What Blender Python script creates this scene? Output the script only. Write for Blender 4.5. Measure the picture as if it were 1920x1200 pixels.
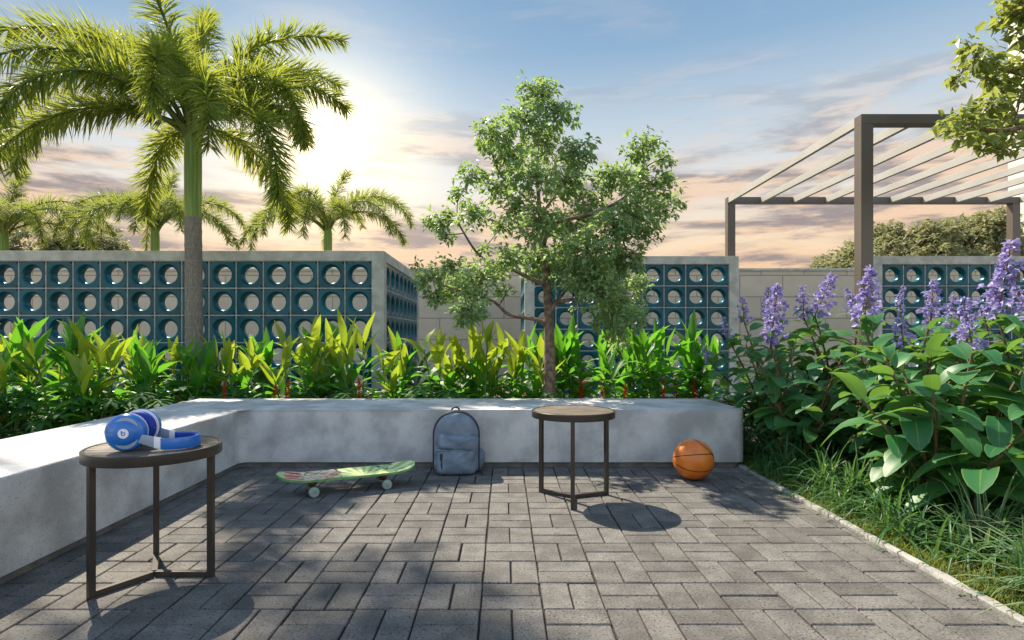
import bpy, bmesh, math, random
import numpy as np
from mathutils import Vector, Matrix

R = math.radians
for o in list(bpy.data.objects): bpy.data.objects.remove(o)
scene = bpy.context.scene
COL = scene.collection
rng = np.random.default_rng(11)
random.seed(11)

# ------------------------------------------------------------------ camera
F_PX, CAM_H = 1105.0, 0.87
VX, VY = 945.0, 630.0
cd = bpy.data.cameras.new('camera')
cam = bpy.data.objects.new('camera', cd); COL.objects.link(cam)
cam.location = (0, 0, CAM_H); cam.rotation_euler = (R(90), 0, 0)
cd.sensor_width = 36; cd.lens = 36 * F_PX / 1920
cd.shift_x = (960 - VX) / 1920; cd.shift_y = (VY - 600) / 1920
cd.clip_start = 0.02; cd.clip_end = 500
scene.camera = cam

def P(px, py, d):
    """point of the place seen at a photograph pixel, at distance d along the view axis"""
    return np.array(((px - VX) * d / F_PX, d, CAM_H - (py - VY) * d / F_PX))

# ------------------------------------------------------------------ light
SUN_EL, SUN_AZ = R(49.5), R(-39)             # azimuth measured from +Y towards +X
sdir = Vector((math.sin(SUN_AZ) * math.cos(SUN_EL), math.cos(SUN_AZ) * math.cos(SUN_EL), math.sin(SUN_EL)))
ld = bpy.data.lights.new('sun', 'SUN'); ld.energy = 3.3; ld.angle = R(0.6); ld.color = (1.0, 0.89, 0.72)
sun = bpy.data.objects.new('sun', ld); COL.objects.link(sun)
sun.rotation_euler = (-sdir).to_track_quat('-Z', 'Y').to_euler()

scene.view_settings.view_transform = 'Standard'
scene.view_settings.look = 'None'
scene.view_settings.exposure = 1.5
scene.view_settings.gamma = 1.0
scene.render.engine = 'CYCLES'
scene.cycles.max_bounces = 8
scene.cycles.transmission_bounces = 6
scene.cycles.use_denoising = True

class NT:
    """small helper around a node tree"""
    def __init__(s, tree): s.t = tree; tree.nodes.clear()
    def n(s, kind, **kw):
        nd = s.t.nodes.new(kind)
        for k, v in kw.items(): setattr(nd, k, v)
        return nd
    def l(s, a, b): s.t.links.new(a, b)
    def put(s, sock, v):
        if isinstance(v, bpy.types.NodeSocket): s.l(v, sock)
        elif isinstance(v, (tuple, list)) and len(v) == 3 and sock.type == 'RGBA': sock.default_value = (*v, 1)
        else: sock.default_value = v
    def math(s, op, a, b=None, c=None, clamp=False):
        nd = s.n('ShaderNodeMath', operation=op, use_clamp=clamp)
        for i, v in enumerate((a, b, c)):
            if v is not None: s.put(nd.inputs[i], v)
        return nd.outputs[0]
    def mix(s, f, a, b, mode='MIX'):
        nd = s.n('ShaderNodeMix', data_type='RGBA', blend_type=mode)
        s.put(nd.inputs[0], f); s.put(nd.inputs[6], a); s.put(nd.inputs[7], b)
        return nd.outputs[2]
    def ramp(s, f, stops, interp='LINEAR'):
        nd = s.n('ShaderNodeValToRGB'); cr = nd.color_ramp; cr.interpolation = interp
        while len(cr.elements) < len(stops): cr.elements.new(0.5)
        for e, (p, c) in zip(cr.elements, stops):
            e.position = p; e.color = (*c, 1) if len(c) == 3 else c
        s.put(nd.inputs[0], f)
        return nd.outputs[0]
    def fmap(s, v, a, b, c=0.0, d=1.0, smooth=True):
        nd = s.n('ShaderNodeMapRange', interpolation_type='SMOOTHSTEP' if smooth else 'LINEAR')
        for i, x in enumerate((v, a, b, c, d)): s.put(nd.inputs[i], x)
        return nd.outputs[0]
    def noise(s, vec, scale, detail=4, rough=0.55, dist=0.0):
        nd = s.n('ShaderNodeTexNoise')
        if vec is not None: s.l(vec, nd.inputs['Vector'])
        nd.inputs['Scale'].default_value = scale; nd.inputs['Detail'].default_value = detail
        nd.inputs['Roughness'].default_value = rough; nd.inputs['Distortion'].default_value = dist
        return nd.outputs[0]

world = bpy.data.worlds.new('World'); scene.world = world; world.use_nodes = True
def build_sky():
    t = NT(world.node_tree)
    out = t.n('ShaderNodeOutputWorld'); bg = t.n('ShaderNodeBackground')
    t.l(bg.outputs[0], out.inputs[0])
    tc = t.n('ShaderNodeTexCoord'); V = tc.outputs['Generated']
    sp = t.n('ShaderNodeSeparateXYZ'); t.l(V, sp.inputs[0])
    x, y, z = sp.outputs
    # dusk gradient: peach horizon, cream, blue higher up
    grad = t.ramp(z, [(0.0, (.88, .50, .26)), (.07, (.97, .62, .36)), (.15, (.98, .78, .56)), (.24, (.80, .80, .78)),
                      (.33, (.55, .66, .76)), (.43, (.29, .46, .66)), (.55, (.18, .35, .58)), (1.0, (.12, .27, .52))])
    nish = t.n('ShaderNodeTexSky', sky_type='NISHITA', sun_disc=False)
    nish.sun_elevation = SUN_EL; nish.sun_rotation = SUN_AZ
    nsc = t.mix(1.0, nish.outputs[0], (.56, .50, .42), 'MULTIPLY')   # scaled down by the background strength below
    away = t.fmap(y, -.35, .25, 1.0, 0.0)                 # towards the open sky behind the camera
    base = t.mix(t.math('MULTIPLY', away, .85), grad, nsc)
    # streaky clouds
    cv = t.n('ShaderNodeCombineXYZ')
    t.put(cv.inputs[0], t.math('MULTIPLY', x, 2.6)); t.put(cv.inputs[1], t.math('MULTIPLY', y, 2.6)); t.put(cv.inputs[2], t.math('MULTIPLY', z, 15.0))
    n1 = t.noise(cv.outputs[0], 1.25, 9, .58, .35)
    n2 = t.noise(cv.outputs[0], 3.3, 7, .6, .2)
    low = t.fmap(z, .42, .22)                             # clouds gather low
    amt = t.math('MULTIPLY', t.fmap(t.math('ADD', n1, t.math('MULTIPLY', low, .075)), .475, .64), t.math('ADD', t.math('MULTIPLY', low, .86), .14))
    warm = t.ramp(z, [(0.0, (.95, .56, .30)), (.2, (.92, .68, .50)), (.45, (.80, .70, .64))])
    ccol = t.mix(t.fmap(n2, .42, .60), warm, t.ramp(z, [(0.0, (.40, .30, .26)), (.25, (.36, .325, .34)), (.5, (.42, .48, .56))]))
    c1 = t.mix(amt, base, ccol)
    # glow round the low sun
    gd = Vector(((612 - VX) / F_PX, 1.0, (VY - 262) / F_PX)).normalized()
    dp = t.n('ShaderNodeVectorMath', operation='DOT_PRODUCT'); t.l(V, dp.inputs[0]); dp.inputs[1].default_value = gd
    c = t.math('MAXIMUM', dp.outputs['Value'], 0.0)
    g1 = t.math('MULTIPLY', t.math('POWER', c, 34.0), .17)
    g2 = t.math('ADD', t.math('MULTIPLY', t.math('POWER', c, 120.0), .75), t.math('MULTIPLY', t.math('POWER', c, 1100.0), 3.5))
    glow = t.mix(1.0, t.mix(g1, (0, 0, 0), (1, .90, .72)), t.mix(1.0, (1, .74, .33), g2, 'MULTIPLY'), 'ADD')
    fin = t.mix(1.0, c1, glow, 'ADD')
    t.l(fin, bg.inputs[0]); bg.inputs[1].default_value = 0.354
build_sky()

# ------------------------------------------------------------------ materials
def new_mat(name):
    m = bpy.data.materials.new(name); m.use_nodes = True
    return m, NT(m.node_tree)

def surf(name, c1, c2, scale=6, rough=.6, bump=0.0, bscale=60, speck=None, metallic=0.0, coat=0.0, rough2=None, detail=5, island=0.0, lo=.35, hi=.65):
    """two-tone noisy surface with optional fine speckle and bump"""
    m, t = new_mat(name)
    out = t.n('ShaderNodeOutputMaterial'); b = t.n('ShaderNodeBsdfPrincipled'); t.l(b.outputs[0], out.inputs[0])
    tc = t.n('ShaderNodeTexCoord'); V = tc.outputs['Object']
    n = t.noise(V, scale, detail)
    col = t.mix(t.fmap(n, lo, hi), c1, c2)
    if island:
        g = t.n('ShaderNodeNewGeometry')
        f = t.math('ADD', t.math('MULTIPLY', g.outputs['Random Per Island'], island), 1 - island / 2)
        col = t.mix(1.0, col, t.ramp(f, [(0, (0, 0, 0)), (1, (1, 1, 1))]), 'MULTIPLY') if False else t.mix(1.0, col, f, 'MULTIPLY')
    if speck:
        sc, amt, dark = speck
        n2 = t.noise(V, sc, 2, .5)
        col = t.mix(t.math('MULTIPLY', t.fmap(n2, .58, .72), amt), col, dark)
        col = t.mix(t.math('MULTIPLY', t.fmap(n2, .42, .28), amt * .6), col, (.85, .82, .76), 'SOFT_LIGHT')
    t.put(b.inputs['Base Color'], col)
    t.put(b.inputs['Roughness'], t.fmap(n, .3, .7, rough, rough2 if rough2 is not None else rough))
    b.inputs['Metallic'].default_value = metallic
    b.inputs['Coat Weight'].default_value = coat
    b.inputs['Coat Roughness'].default_value = .12
    if bump:
        bn = t.n('ShaderNodeBump'); bn.inputs['Strength'].default_value = bump; bn.inputs['Distance'].default_value = .004
        t.put(bn.inputs['Height'], t.noise(V, bscale, 5, .65)); t.l(bn.outputs[0], b.inputs['Normal'])
    return m

def leaf_mat(name, c1, c2, trans, tfac=.38, rough=.42, rib=None, edge=None, veins=0.0, tip=None):
    """leaf: colour varies leaf by leaf, light shines through; UV u runs across, v along"""
    m, t = new_mat(name)
    out = t.n('ShaderNodeOutputMaterial'); b = t.n('ShaderNodeBsdfPrincipled'); tr = t.n('ShaderNodeBsdfTranslucent')
    ms = t.n('ShaderNodeMixShader'); ms.inputs[0].default_value = tfac
    t.l(b.outputs[0], ms.inputs[1]); t.l(tr.outputs[0], ms.inputs[2]); t.l(ms.outputs[0], out.inputs[0])
    g = t.n('ShaderNodeNewGeometry')
    col = t.mix(g.outputs['Random Per Island'], c1, c2)
    tcol = t.mix(g.outputs['Random Per Island'], tuple(.75 * x for x in trans), trans)
    uv = t.n('ShaderNodeUVMap'); sp = t.n('ShaderNodeSeparateXYZ'); t.l(uv.outputs[0], sp.inputs[0])
    a = t.math('ABSOLUTE', t.math('SUBTRACT', sp.outputs[0], .5))
    if edge is not None:
        e = t.fmap(a, edge[0], edge[0] + .1)
        col = t.mix(e, col, edge[1]); tcol = t.mix(e, tcol, edge[1])
    if tip is not None:
        e = t.fmap(sp.outputs[1], .2, 1.0)
        col = t.mix(e, col, tip)
    if rib is not None:
        col = t.mix(t.math('MULTIPLY', t.fmap(a, .035, .012), .8), col, rib)
    if veins:
        w = t.math('SINE', t.math('MULTIPLY', t.math('SUBTRACT', sp.outputs[1], t.math('MULTIPLY', a, .5)), 95.0))
        bn = t.n('ShaderNodeBump'); bn.inputs['Strength'].default_value = veins; bn.inputs['Distance'].default_value = .003
        t.put(bn.inputs['Height'], t.math('ADD', w, t.fmap(a, 0, .06, 0, 3))); t.l(bn.outputs[0], b.inputs['Normal'])
        col = t.mix(t.math('MULTIPLY', t.fmap(w, .6, 1.0), .12), col, rib or c2)
    t.put(b.inputs['Base Color'], col); t.put(tr.inputs[0], tcol)
    b.inputs['Roughness'].default_value = rough
    return m

M = {}
M['paver'] = surf('paver_concrete', (.096, .089, .081), (.148, .138, .125), 9, .88, .9, 120, (125, 1.8, (.030, .028, .026)), island=.40)
M['joint'] = surf('joint_sand', (.018, .017, .015), (.035, .03, .026), 40, .95, .6, 200)
M['kerb'] = surf('kerb_stone', (.22, .215, .195), (.37, .355, .33), 10, .85, .7, 90, (110, .6, (.10, .095, .08)))
M['concrete'] = surf('smooth_concrete', (.37, .362, .348), (.60, .585, .56), 4.5, .75, .35, 110, (150, .65, (.20, .20, .20)), rough2=.62, detail=10)
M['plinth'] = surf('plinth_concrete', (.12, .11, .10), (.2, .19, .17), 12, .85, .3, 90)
M['frame_concrete'] = surf('frame_concrete', (.40, .40, .345), (.56, .555, .48), 7, .8, .4, 80, (120, .45, (.12, .12, .10)))
M['glazed'] = surf('blue_glazed_block', (.0008, .066, .092), (.001, .092, .125), 3, .30, .06, 30, island=.4)
M['glazed'].node_tree.nodes['Principled BSDF'].inputs['Specular IOR Level'].default_value = .3
M['grout'] = surf('grout', (.30, .32, .30), (.42, .44, .42), 20, .9)
M['soil'] = surf('mulch_soil', (.030, .022, .015), (.085, .060, .040), 18, .95, .9, 45, (60, .6, (.012, .01, .008)))
M['ground'] = surf('bare_ground', (.10, .085, .06), (.20, .17, .12), 2, .95, .5, 30)
M['bronze'] = surf('bronze_metal', (.050, .040, .031), (.066, .054, .043), 5, .38, .05, 200, metallic=.35)
M['slat'] = surf('table_slat', (.105, .080, .058), (.165, .13, .098), 9, .45, .1, 160)
M['pergola'] = surf('pergola_paint', (.118, .094, .075), (.135, .110, .088), 2, .42)
M['rafter'] = surf('rafter_paint', (.42, .405, .365), (.48, .46, .42), 2, .5)
M['cream'] = surf('cream_render', (.74, .70, .60), (.80, .76, .66), 1.5, .85)
M['bark'] = surf('tree_bark', (.10, .068, .045), (.25, .18, .125), 22, .9, 1.0, 48)
M['twig'] = surf('brown_stem', (.10, .06, .028), (.17, .11, .05), 20, .8, .4, 80)
M['greenstem'] = surf('green_stem', (.08, .13, .03), (.15, .20, .06), 12, .6)
M['farbark'] = surf('far_bark', (.12, .10, .08), (.18, .15, .12), 4, .9)
M['black'] = surf('black_rubber', (.010, .010, .010), (.02, .02, .02), 10, .6)
M['steel'] = surf('steel', (.35, .35, .35), (.5, .5, .5), 20, .35, metallic=.9)
M['red'] = surf('red_bracts', (.42, .03, .012), (.60, .07, .02), 40, .5)
M['white'] = surf('white_paint', (.78, .78, .78), (.84, .84, .84), 10, .4)

def palm_trunk_mat():
    m, t = new_mat('ringed_palm_bark')
    out = t.n('ShaderNodeOutputMaterial'); b = t.n('ShaderNodeBsdfPrincipled'); t.l(b.outputs[0], out.inputs[0])
    V = t.n('ShaderNodeTexCoord').outputs['Object']
    sp = t.n('ShaderNodeSeparateXYZ'); t.l(V, sp.inputs[0])
    wob = t.math('ADD', sp.outputs[2], t.math('MULTIPLY', t.noise(V, 6, 3), .035))
    ring = t.math('FRACT', t.math('MULTIPLY', wob, 7.2))
    ln = t.fmap(ring, .07, .02)
    mp = t.n('ShaderNodeMapping'); mp.inputs['Scale'].default_value = (1, 1, .18); t.l(V, mp.inputs[0])
    fib = t.noise(mp.outputs[0], 85, 4, .7)
    col = t.mix(t.fmap(fib, .3, .7), (.15, .132, .105), (.33, .29, .235))
    col = t.mix(t.math('MULTIPLY', t.fmap(t.noise(V, 5, 4), .4, .7), .5), col, (.16, .155, .12))
    col = t.mix(t.math('MULTIPLY', ln, .75), col, (.36, .33, .27))
    t.put(b.inputs['Base Color'], col); b.inputs['Roughness'].default_value = .9
    bn = t.n('ShaderNodeBump'); bn.inputs['Strength'].default_value = .9; bn.inputs['Distance'].default_value = .01
    t.put(bn.inputs['Height'], t.math('ADD', fib, t.math('MULTIPLY', ln, .6))); t.l(bn.outputs[0], b.inputs['Normal'])
    return m
M['palmbark'] = palm_trunk_mat()

def crownshaft_mat():
    m, t = new_mat('green_crownshaft')
    out = t.n('ShaderNodeOutputMaterial'); b = t.n('ShaderNodeBsdfPrincipled'); t.l(b.outputs[0], out.inputs[0])
    V = t.n('ShaderNodeTexCoord').outputs['Object']
    mp = t.n('ShaderNodeMapping'); mp.inputs['Scale'].default_value = (1, 1, .04); t.l(V, mp.inputs[0])
    f = t.noise(mp.outputs[0], 40, 3, .6)
    col = t.mix(t.fmap(f, .3, .7), (.10, .19, .018), (.22, .33, .04))
    t.put(b.inputs['Base Color'], col); b.inputs['Roughness'].default_value = .38
    return m
M['crownshaft'] = crownshaft_mat()

def block_wall_mat():
    m, t = new_mat('beige_block_wall')
    out = t.n('ShaderNodeOutputMaterial'); b = t.n('ShaderNodeBsdfPrincipled'); t.l(b.outputs[0], out.inputs[0])
    V = t.n('ShaderNodeTexCoord').outputs['Object']
    sp = t.n('ShaderNodeSeparateXYZ'); t.l(V, sp.inputs[0])
    cb = t.n('ShaderNodeCombineXYZ'); t.l(sp.outputs[0], cb.inputs[0]); t.l(sp.outputs[2], cb.inputs[1])
    br = t.n('ShaderNodeTexBrick'); t.l(cb.outputs[0], br.inputs[0])
    br.inputs['Color1'].default_value = (.56, .48, .36, 1); br.inputs['Color2'].default_value = (.62, .53, .40, 1)
    br.inputs['Mortar'].default_value = (.34, .29, .22, 1); br.inputs['Scale'].default_value = 1.0
    br.inputs['Brick Width'].default_value = .80; br.inputs['Row Height'].default_value = .40
    br.inputs['Mortar Size'].default_value = .012; br.inputs['Mortar Smooth'].default_value = .3
    n = t.noise(V, 3.5, 5)
    col = t.mix(t.math('MULTIPLY', t.fmap(n, .35, .7), .25), br.outputs[0], (.36, .32, .27))
    t.put(b.inputs['Base Color'], col); b.inputs['Roughness'].default_value = .9
    bn = t.n('ShaderNodeBump'); bn.inputs['Strength'].default_value = .5; bn.inputs['Distance'].default_value = .01
    t.put(bn.inputs['Height'], t.math('SUBTRACT', t.math('MULTIPLY', t.noise(V, 90, 3), .3), br.outputs[1])); t.l(bn.outputs[0], b.inputs['Normal'])
    return m
M['blockwall'] = block_wall_mat()

M['frond'] = leaf_mat('palm_leaflet', (.065, .135, .026), (.135, .215, .04), (.56, .62, .07), .44, .40)
M['frond_far'] = leaf_mat('far_palm_leaflet', (.09, .16, .035), (.15, .22, .05), (.50, .56, .09), .42, .5)
M['rachis'] = surf('frond_rachis', (.10, .15, .03), (.17, .21, .05), 8, .7)
M['treeleaf'] = leaf_mat('tree_leaf', (.12, .235, .11), (.27, .38, .18), (.48, .66, .17), .44, .38)
M['broadleaf'] = leaf_mat('broad_tree_leaf', (.10, .16, .045), (.20, .26, .075), (.52, .58, .12), .44, .36, rib=(.2, .25, .08))
M['farleaf'] = leaf_mat('far_tree_leaf', (.19, .205, .095), (.30, .31, .16), (.46, .46, .20), .38, .6)
M['ginger'] = leaf_mat('ginger_leaf', (.028, .135, .016), (.07, .22, .022), (.22, .60, .035), .45, .40, rib=(.12, .26, .05), veins=.25)
M['gingeryoung'] = leaf_mat('young_ginger_leaf', (.055, .20, .014), (.15, .28, .02), (.50, .64, .04), .46, .42, rib=(.34, .38, .06), veins=.25, tip=(.40, .43, .035))
M['under'] = leaf_mat('understory_leaf', (.020, .095, .018), (.045, .15, .026), (.12, .36, .03), .30, .62, rib=(.05, .12, .03))
M['shrubleaf'] = leaf_mat('shrub_leaf', (.022, .135, .046), (.060, .205, .060), (.24, .46, .06), .34, .44, rib=(.16, .25, .07), edge=(.43, (.22, .30, .08)))
M['liriope'] = leaf_mat('strap_grass', (.03, .11, .035), (.075, .17, .055), (.20, .40, .07), .34, .42)
M['variegated'] = leaf_mat('variegated_blade', (.07, .15, .05), (.10, .19, .07), (.25, .38, .12), .3, .4, edge=(.30, (.42, .50, .27)))
M['lawn'] = leaf_mat('lawn_blade', (.09, .14, .018), (.19, .23, .03), (.46, .50, .05), .4, .5)
M['under'].node_tree.nodes['Principled BSDF'].inputs['Specular IOR Level'].default_value = .22
M['petal'] = leaf_mat('purple_petal', (.17, .13, .44), (.62, .56, .78), (.50, .42, .80), .38, .5, tip=(.48, .40, .70))

# ------------------------------------------------------------------ mesh helpers
def link(o, parent=None):
    COL.objects.link(o)
    if parent is not None: o.parent = parent
    return o

def tag(o, label=None, cat=None, group=None, kind=None):
    if label: o['label'] = label
    if cat: o['category'] = cat
    if group: o['group'] = group
    if kind: o['kind'] = kind
    return o

def thing(name, label, cat, loc=(0, 0, 0), rz=0.0, group=None):
    o = bpy.data.objects.new(name, None); o.empty_display_size = .1
    o.location = tuple(float(v) for v in loc); o.rotation_euler = (0, 0, rz)
    link(o); return tag(o, label, cat, group)

def copy_thing(o, parent=None):
    c = o.copy(); COL.objects.link(c)
    if parent is not None: c.parent = parent
    for ch in o.children: copy_thing(ch, c)
    return c

class G:
    """collects geometry for ONE mesh object"""
    def __init__(s): s.V = []; s.F = []; s.U = []; s.n = 0
    def add(s, V, F, U=None):
        V = np.asarray(V, float).reshape(-1, 3)
        s.V.append(V); s.U.append(np.zeros((len(V), 2)) if U is None else np.asarray(U, float).reshape(-1, 2))
        s.F.append([tuple(int(i) + s.n for i in f) for f in F]) if not isinstance(F, np.ndarray) else s.F.append((F + s.n).tolist())
        s.n += len(V); return s
    def box(s, c, d, M4=None):
        x, y, z = (np.array(d) / 2).tolist()
        V = np.array([(sx * x, sy * y, sz * z) for sz in (-1, 1) for sy in (-1, 1) for sx in (-1, 1)])
        if M4 is not None: V = V @ np.array(M4.to_3x3()).T
        return s.add(V + np.array(c), [(0, 2, 3, 1), (4, 5, 7, 6), (0, 1, 5, 4), (2, 6, 7, 3), (0, 4, 6, 2), (1, 3, 7, 5)])
    def tube(s, pts, rad, n=8, cap=True):
        pts = np.asarray(pts, float); k = len(pts); rad = np.broadcast_to(np.asarray(rad, float), (k,))
        T = np.gradient(pts, axis=0); T /= np.linalg.norm(T, axis=1)[:, None] + 1e-12
        ref = np.array((0, 0, 1.0)) if abs(T[0][2]) < .9 else np.array((1.0, 0, 0))
        V = []
        for i in range(k):
            a = np.cross(T[i], ref); a /= np.linalg.norm(a) + 1e-12; b = np.cross(T[i], a); ref = -np.cross(T[i], a) if False else ref - T[i] * np.dot(ref, T[i])
            ref /= np.linalg.norm(ref) + 1e-12
            an = np.arange(n) * 2 * math.pi / n
            V.append(pts[i] + rad[i] * (np.cos(an)[:, None] * a + np.sin(an)[:, None] * b))
        F = [(i * n + j, i * n + (j + 1) % n, (i + 1) * n + (j + 1) % n, (i + 1) * n + j) for i in range(k - 1) for j in range(n)]
        if cap: F += [tuple(range(n))[::-1], tuple((k - 1) * n + j for j in range(n))]
        return s.add(np.concatenate(V), F)
    def lathe(s, prof, n=32, axis='Z', c=(0, 0, 0)):
        """prof: list of (r, h)"""
        an = np.arange(n) * 2 * math.pi / n; V = []
        for r, h in prof:
            x, y, z = r * np.cos(an), r * np.sin(an), np.full(n, h)
            V.append(np.stack({'Z': (x, y, z), 'Y': (x, z, y), 'X': (z, x, y)}[axis], 1))
        k = len(prof)
        F = [(i * n + j, i * n + (j + 1) % n, (i + 1) * n + (j + 1) % n, (i + 1) * n + j) for i in range(k - 1) for j in range(n)]
        F += [tuple(range(n))[::-1], tuple((k - 1) * n + j for j in range(n))]
        return s.add(np.concatenate(V) + np.array(c), F)
    def build(s, name, mat, parent=None, smooth=40, bevel=0.0, kind=None, fix=False):
        me = bpy.data.meshes.new(name)
        V = np.concatenate(s.V) if s.V else np.zeros((0, 3)); F = [f for fs in s.F for f in fs]
        me.from_pydata(V.tolist(), [], F)
        U = np.concatenate(s.U)
        if U.any():
            lay = me.uv_layers.new(name='UVMap')
            idx = np.empty(len(me.loops), np.int32); me.loops.foreach_get('vertex_index', idx)
            lay.data.foreach_set('uv', U[idx].ravel())
        if fix:
            bm = bmesh.new(); bm.from_mesh(me); bmesh.ops.recalc_face_normals(bm, faces=bm.faces); bm.to_mesh(me); bm.free()
        if smooth is not None:
            me.polygons.foreach_set('use_smooth', np.ones(len(me.polygons), bool))
            if smooth < 180: me.set_sharp_from_angle(angle=R(smooth))
        me.materials.append(M[mat] if isinstance(mat, str) else mat)
        o = bpy.data.objects.new(name, me); link(o, parent)
        if bevel:
            b = o.modifiers.new('bevel', 'BEVEL'); b.width = bevel; b.segments = 2; b.limit_method = 'ANGLE'; b.angle_limit = R(35); b.harden_normals = True
        if kind: o['kind'] = kind
        return o

PROF = {
    'lance': lambda s: np.clip(np.sin(np.pi * np.clip(s, 0, 1) ** .75), 0.03, None) ** .85,
    'oval': lambda s: np.clip(1 - np.abs(2 * s ** .85 - 1) ** 2.3, 0.04, None) ** .62,
    'strap': lambda s: np.clip((1 - s ** 2.2) * np.minimum(1, .55 + s * 3), .03, None),
    'drop': lambda s: np.clip(np.sin(np.pi * np.clip(s, 0, 1) ** .55), .05, None),
}
def unit(a): return a / (np.linalg.norm(a, axis=-1, keepdims=True) + 1e-12)

def leaves(g, B, D, L, W, droop=.5, fold=.25, nseg=3, prof='lance', roll=None, ref=None, five=False, wave=0.0):
    """add n curved, folded leaves to g; B bases, D directions (n,3)"""
    B = np.asarray(B, float).reshape(-1, 3); n = len(B)
    if n == 0: return
    D = unit(np.asarray(D, float).reshape(-1, 3))
    L = np.broadcast_to(np.asarray(L, float), (n,)); W = np.broadcast_to(np.asarray(W, float), (n,)); droop = np.broadcast_to(np.asarray(droop, float), (n,))
    up = np.tile(np.array((0, 0, 1.0)), (n, 1)) if ref is None else np.asarray(ref, float).reshape(-1, 3)
    S = np.cross(D, up); bad = np.linalg.norm(S, axis=1) < .05
    S[bad] = np.array((1.0, 0, 0)); S = unit(S)
    if roll is not None:
        roll = np.broadcast_to(np.asarray(roll, float), (n,))[:, None]
        S = unit(S * np.cos(roll) + np.cross(D, S) * np.sin(roll))
    c = B.copy(); rows = []
    us = (0, .25, .5, .75, 1.0) if five else (0, .5, 1.0)
    pf = PROF[prof]
    UVs = []
    for k in range(nseg + 1):
        s = k / nseg
        d = unit(D + np.array((0, 0, -1.0)) * (droop * (s ** 1.2) * 1.6)[:, None] if False else D + np.array((0, 0, -1.0)) * (droop * s * 1.4)[:, None])
        if k > 0: c = c + d * (L / nseg)[:, None]
        N = unit(np.cross(S, d))
        w = (W * .5 * float(pf(np.array(s))))[:, None]
        for u in us:
            t = 2 * u - 1
            wz = 0 if not wave else wave * math.sin(9 * s + 3 * t) * abs(t)
            rows.append(c + S * w * t + N * w * (fold * abs(t) + wz)); UVs.append((u, s + .001))
    nu = len(us)
    V = np.stack(rows, 1).reshape(-1, 3); per = (nseg + 1) * nu
    f = np.array([(k * nu + j, k * nu + j + 1, (k + 1) * nu + j + 1, (k + 1) * nu + j) for k in range(nseg) for j in range(nu - 1)])
    F = (f[None] + (np.arange(n) * per)[:, None, None]).reshape(-1, 4)
    g.add(V, F, np.tile(np.array(UVs), (n, 1)))

def rand_dirs(n, r=rng):
    return unit(r.normal(size=(n, 3)))

# ================================================================== SETTING
g = G(); g.add([(-160, -60, -.03), (160, -60, -.03), (160, 220, -.03), (-160, 220, -.03)], [(0, 1, 2, 3)]); g.build('ground', 'ground', kind='structure')

def garden_bed(name, x0, x1, y0, y1, nx, ny, amp, skip=None):
    xs, ys = np.linspace(x0, x1, nx), np.linspace(y0, y1, ny)
    r = np.random.default_rng(3)
    V = np.array([(x, y, r.normal() * amp - .012 + .012 * math.sin(3 * x) * math.cos(2.1 * y)) for y in ys for x in xs])
    F = [(j * nx + i, j * nx + i + 1, (j + 1) * nx + i + 1, (j + 1) * nx + i) for j in range(ny - 1) for i in range(nx - 1)]
    return G().add(V, F).build(name, 'soil', kind='structure')
garden_bed('garden_soil', 1.59, 6.2, -1.5, 8.2, 70, 140, .008)
garden_bed('garden_soil', -7.5, 1.58, 4.66, 8.2, 120, 50, .008)
garden_bed('garden_soil', -7.5, -2.42, -1.5, 4.62, 60, 80, .008)

def patio():
    G().add([(-1.9, -1.6, -.010), (1.56, -1.6, -.010), (1.56, 4.0, -.010), (-1.9, 4.0, -.010)], [(0, 1, 2, 3)]).build('patio_joints', 'joint', kind='structure')
    bm = bmesh.new(); p = .2; gap = .0062; r = np.random.default_rng(5)
    x0, y0 = -.075, 1.877
    for i in range(-9, 9):
        for j in range(-18, 11):
            cx, cy = x0 + p * i, y0 + p * j
            if cx + p < -1.80 or cx > 1.555 or cy > 3.97: continue
            horiz = (i + j) % 2 == 0
            for k in (0, 1):
                a = (cx, cy + k * p / 2, cx + p, cy + (k + 1) * p / 2) if horiz else (cx + k * p / 2, cy, cx + (k + 1) * p / 2, cy + p)
                xa, ya, xb, yb = a[0] + gap / 2, a[1] + gap / 2, min(a[2] - gap / 2, 1.555), a[3] - gap / 2
                if xb - xa < .02: continue
                jx, jy = r.normal(0, .0012, 2); dz = r.normal(0, .0006); tx, ty = r.normal(0, .0022, 2)
                ch = .003
                vs = []
                for ins, z in ((0, -.02), (0, -ch), (ch, 0)):
                    for X, Y in ((xa + ins, ya + ins), (xb - ins, ya + ins), (xb - ins, yb - ins), (xa + ins, yb - ins)):
                        vs.append(bm.verts.new((X + jx, Y + jy, z + dz + tx * (X - cx) + ty * (Y - cy))))
                for q in range(2):
                    for e in range(4):
                        bm.faces.new((vs[q * 4 + e], vs[q * 4 + (e + 1) % 4], vs[q * 4 + 4 + (e + 1) % 4], vs[q * 4 + 4 + e]))
                bm.faces.new(vs[8:12])
    me = bpy.data.meshes.new('patio_paving'); bm.to_mesh(me); bm.free(); me.materials.append(M['paver'])
    o = link(bpy.data.objects.new('patio_paving', me)); o['kind'] = 'structure'
patio()

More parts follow.
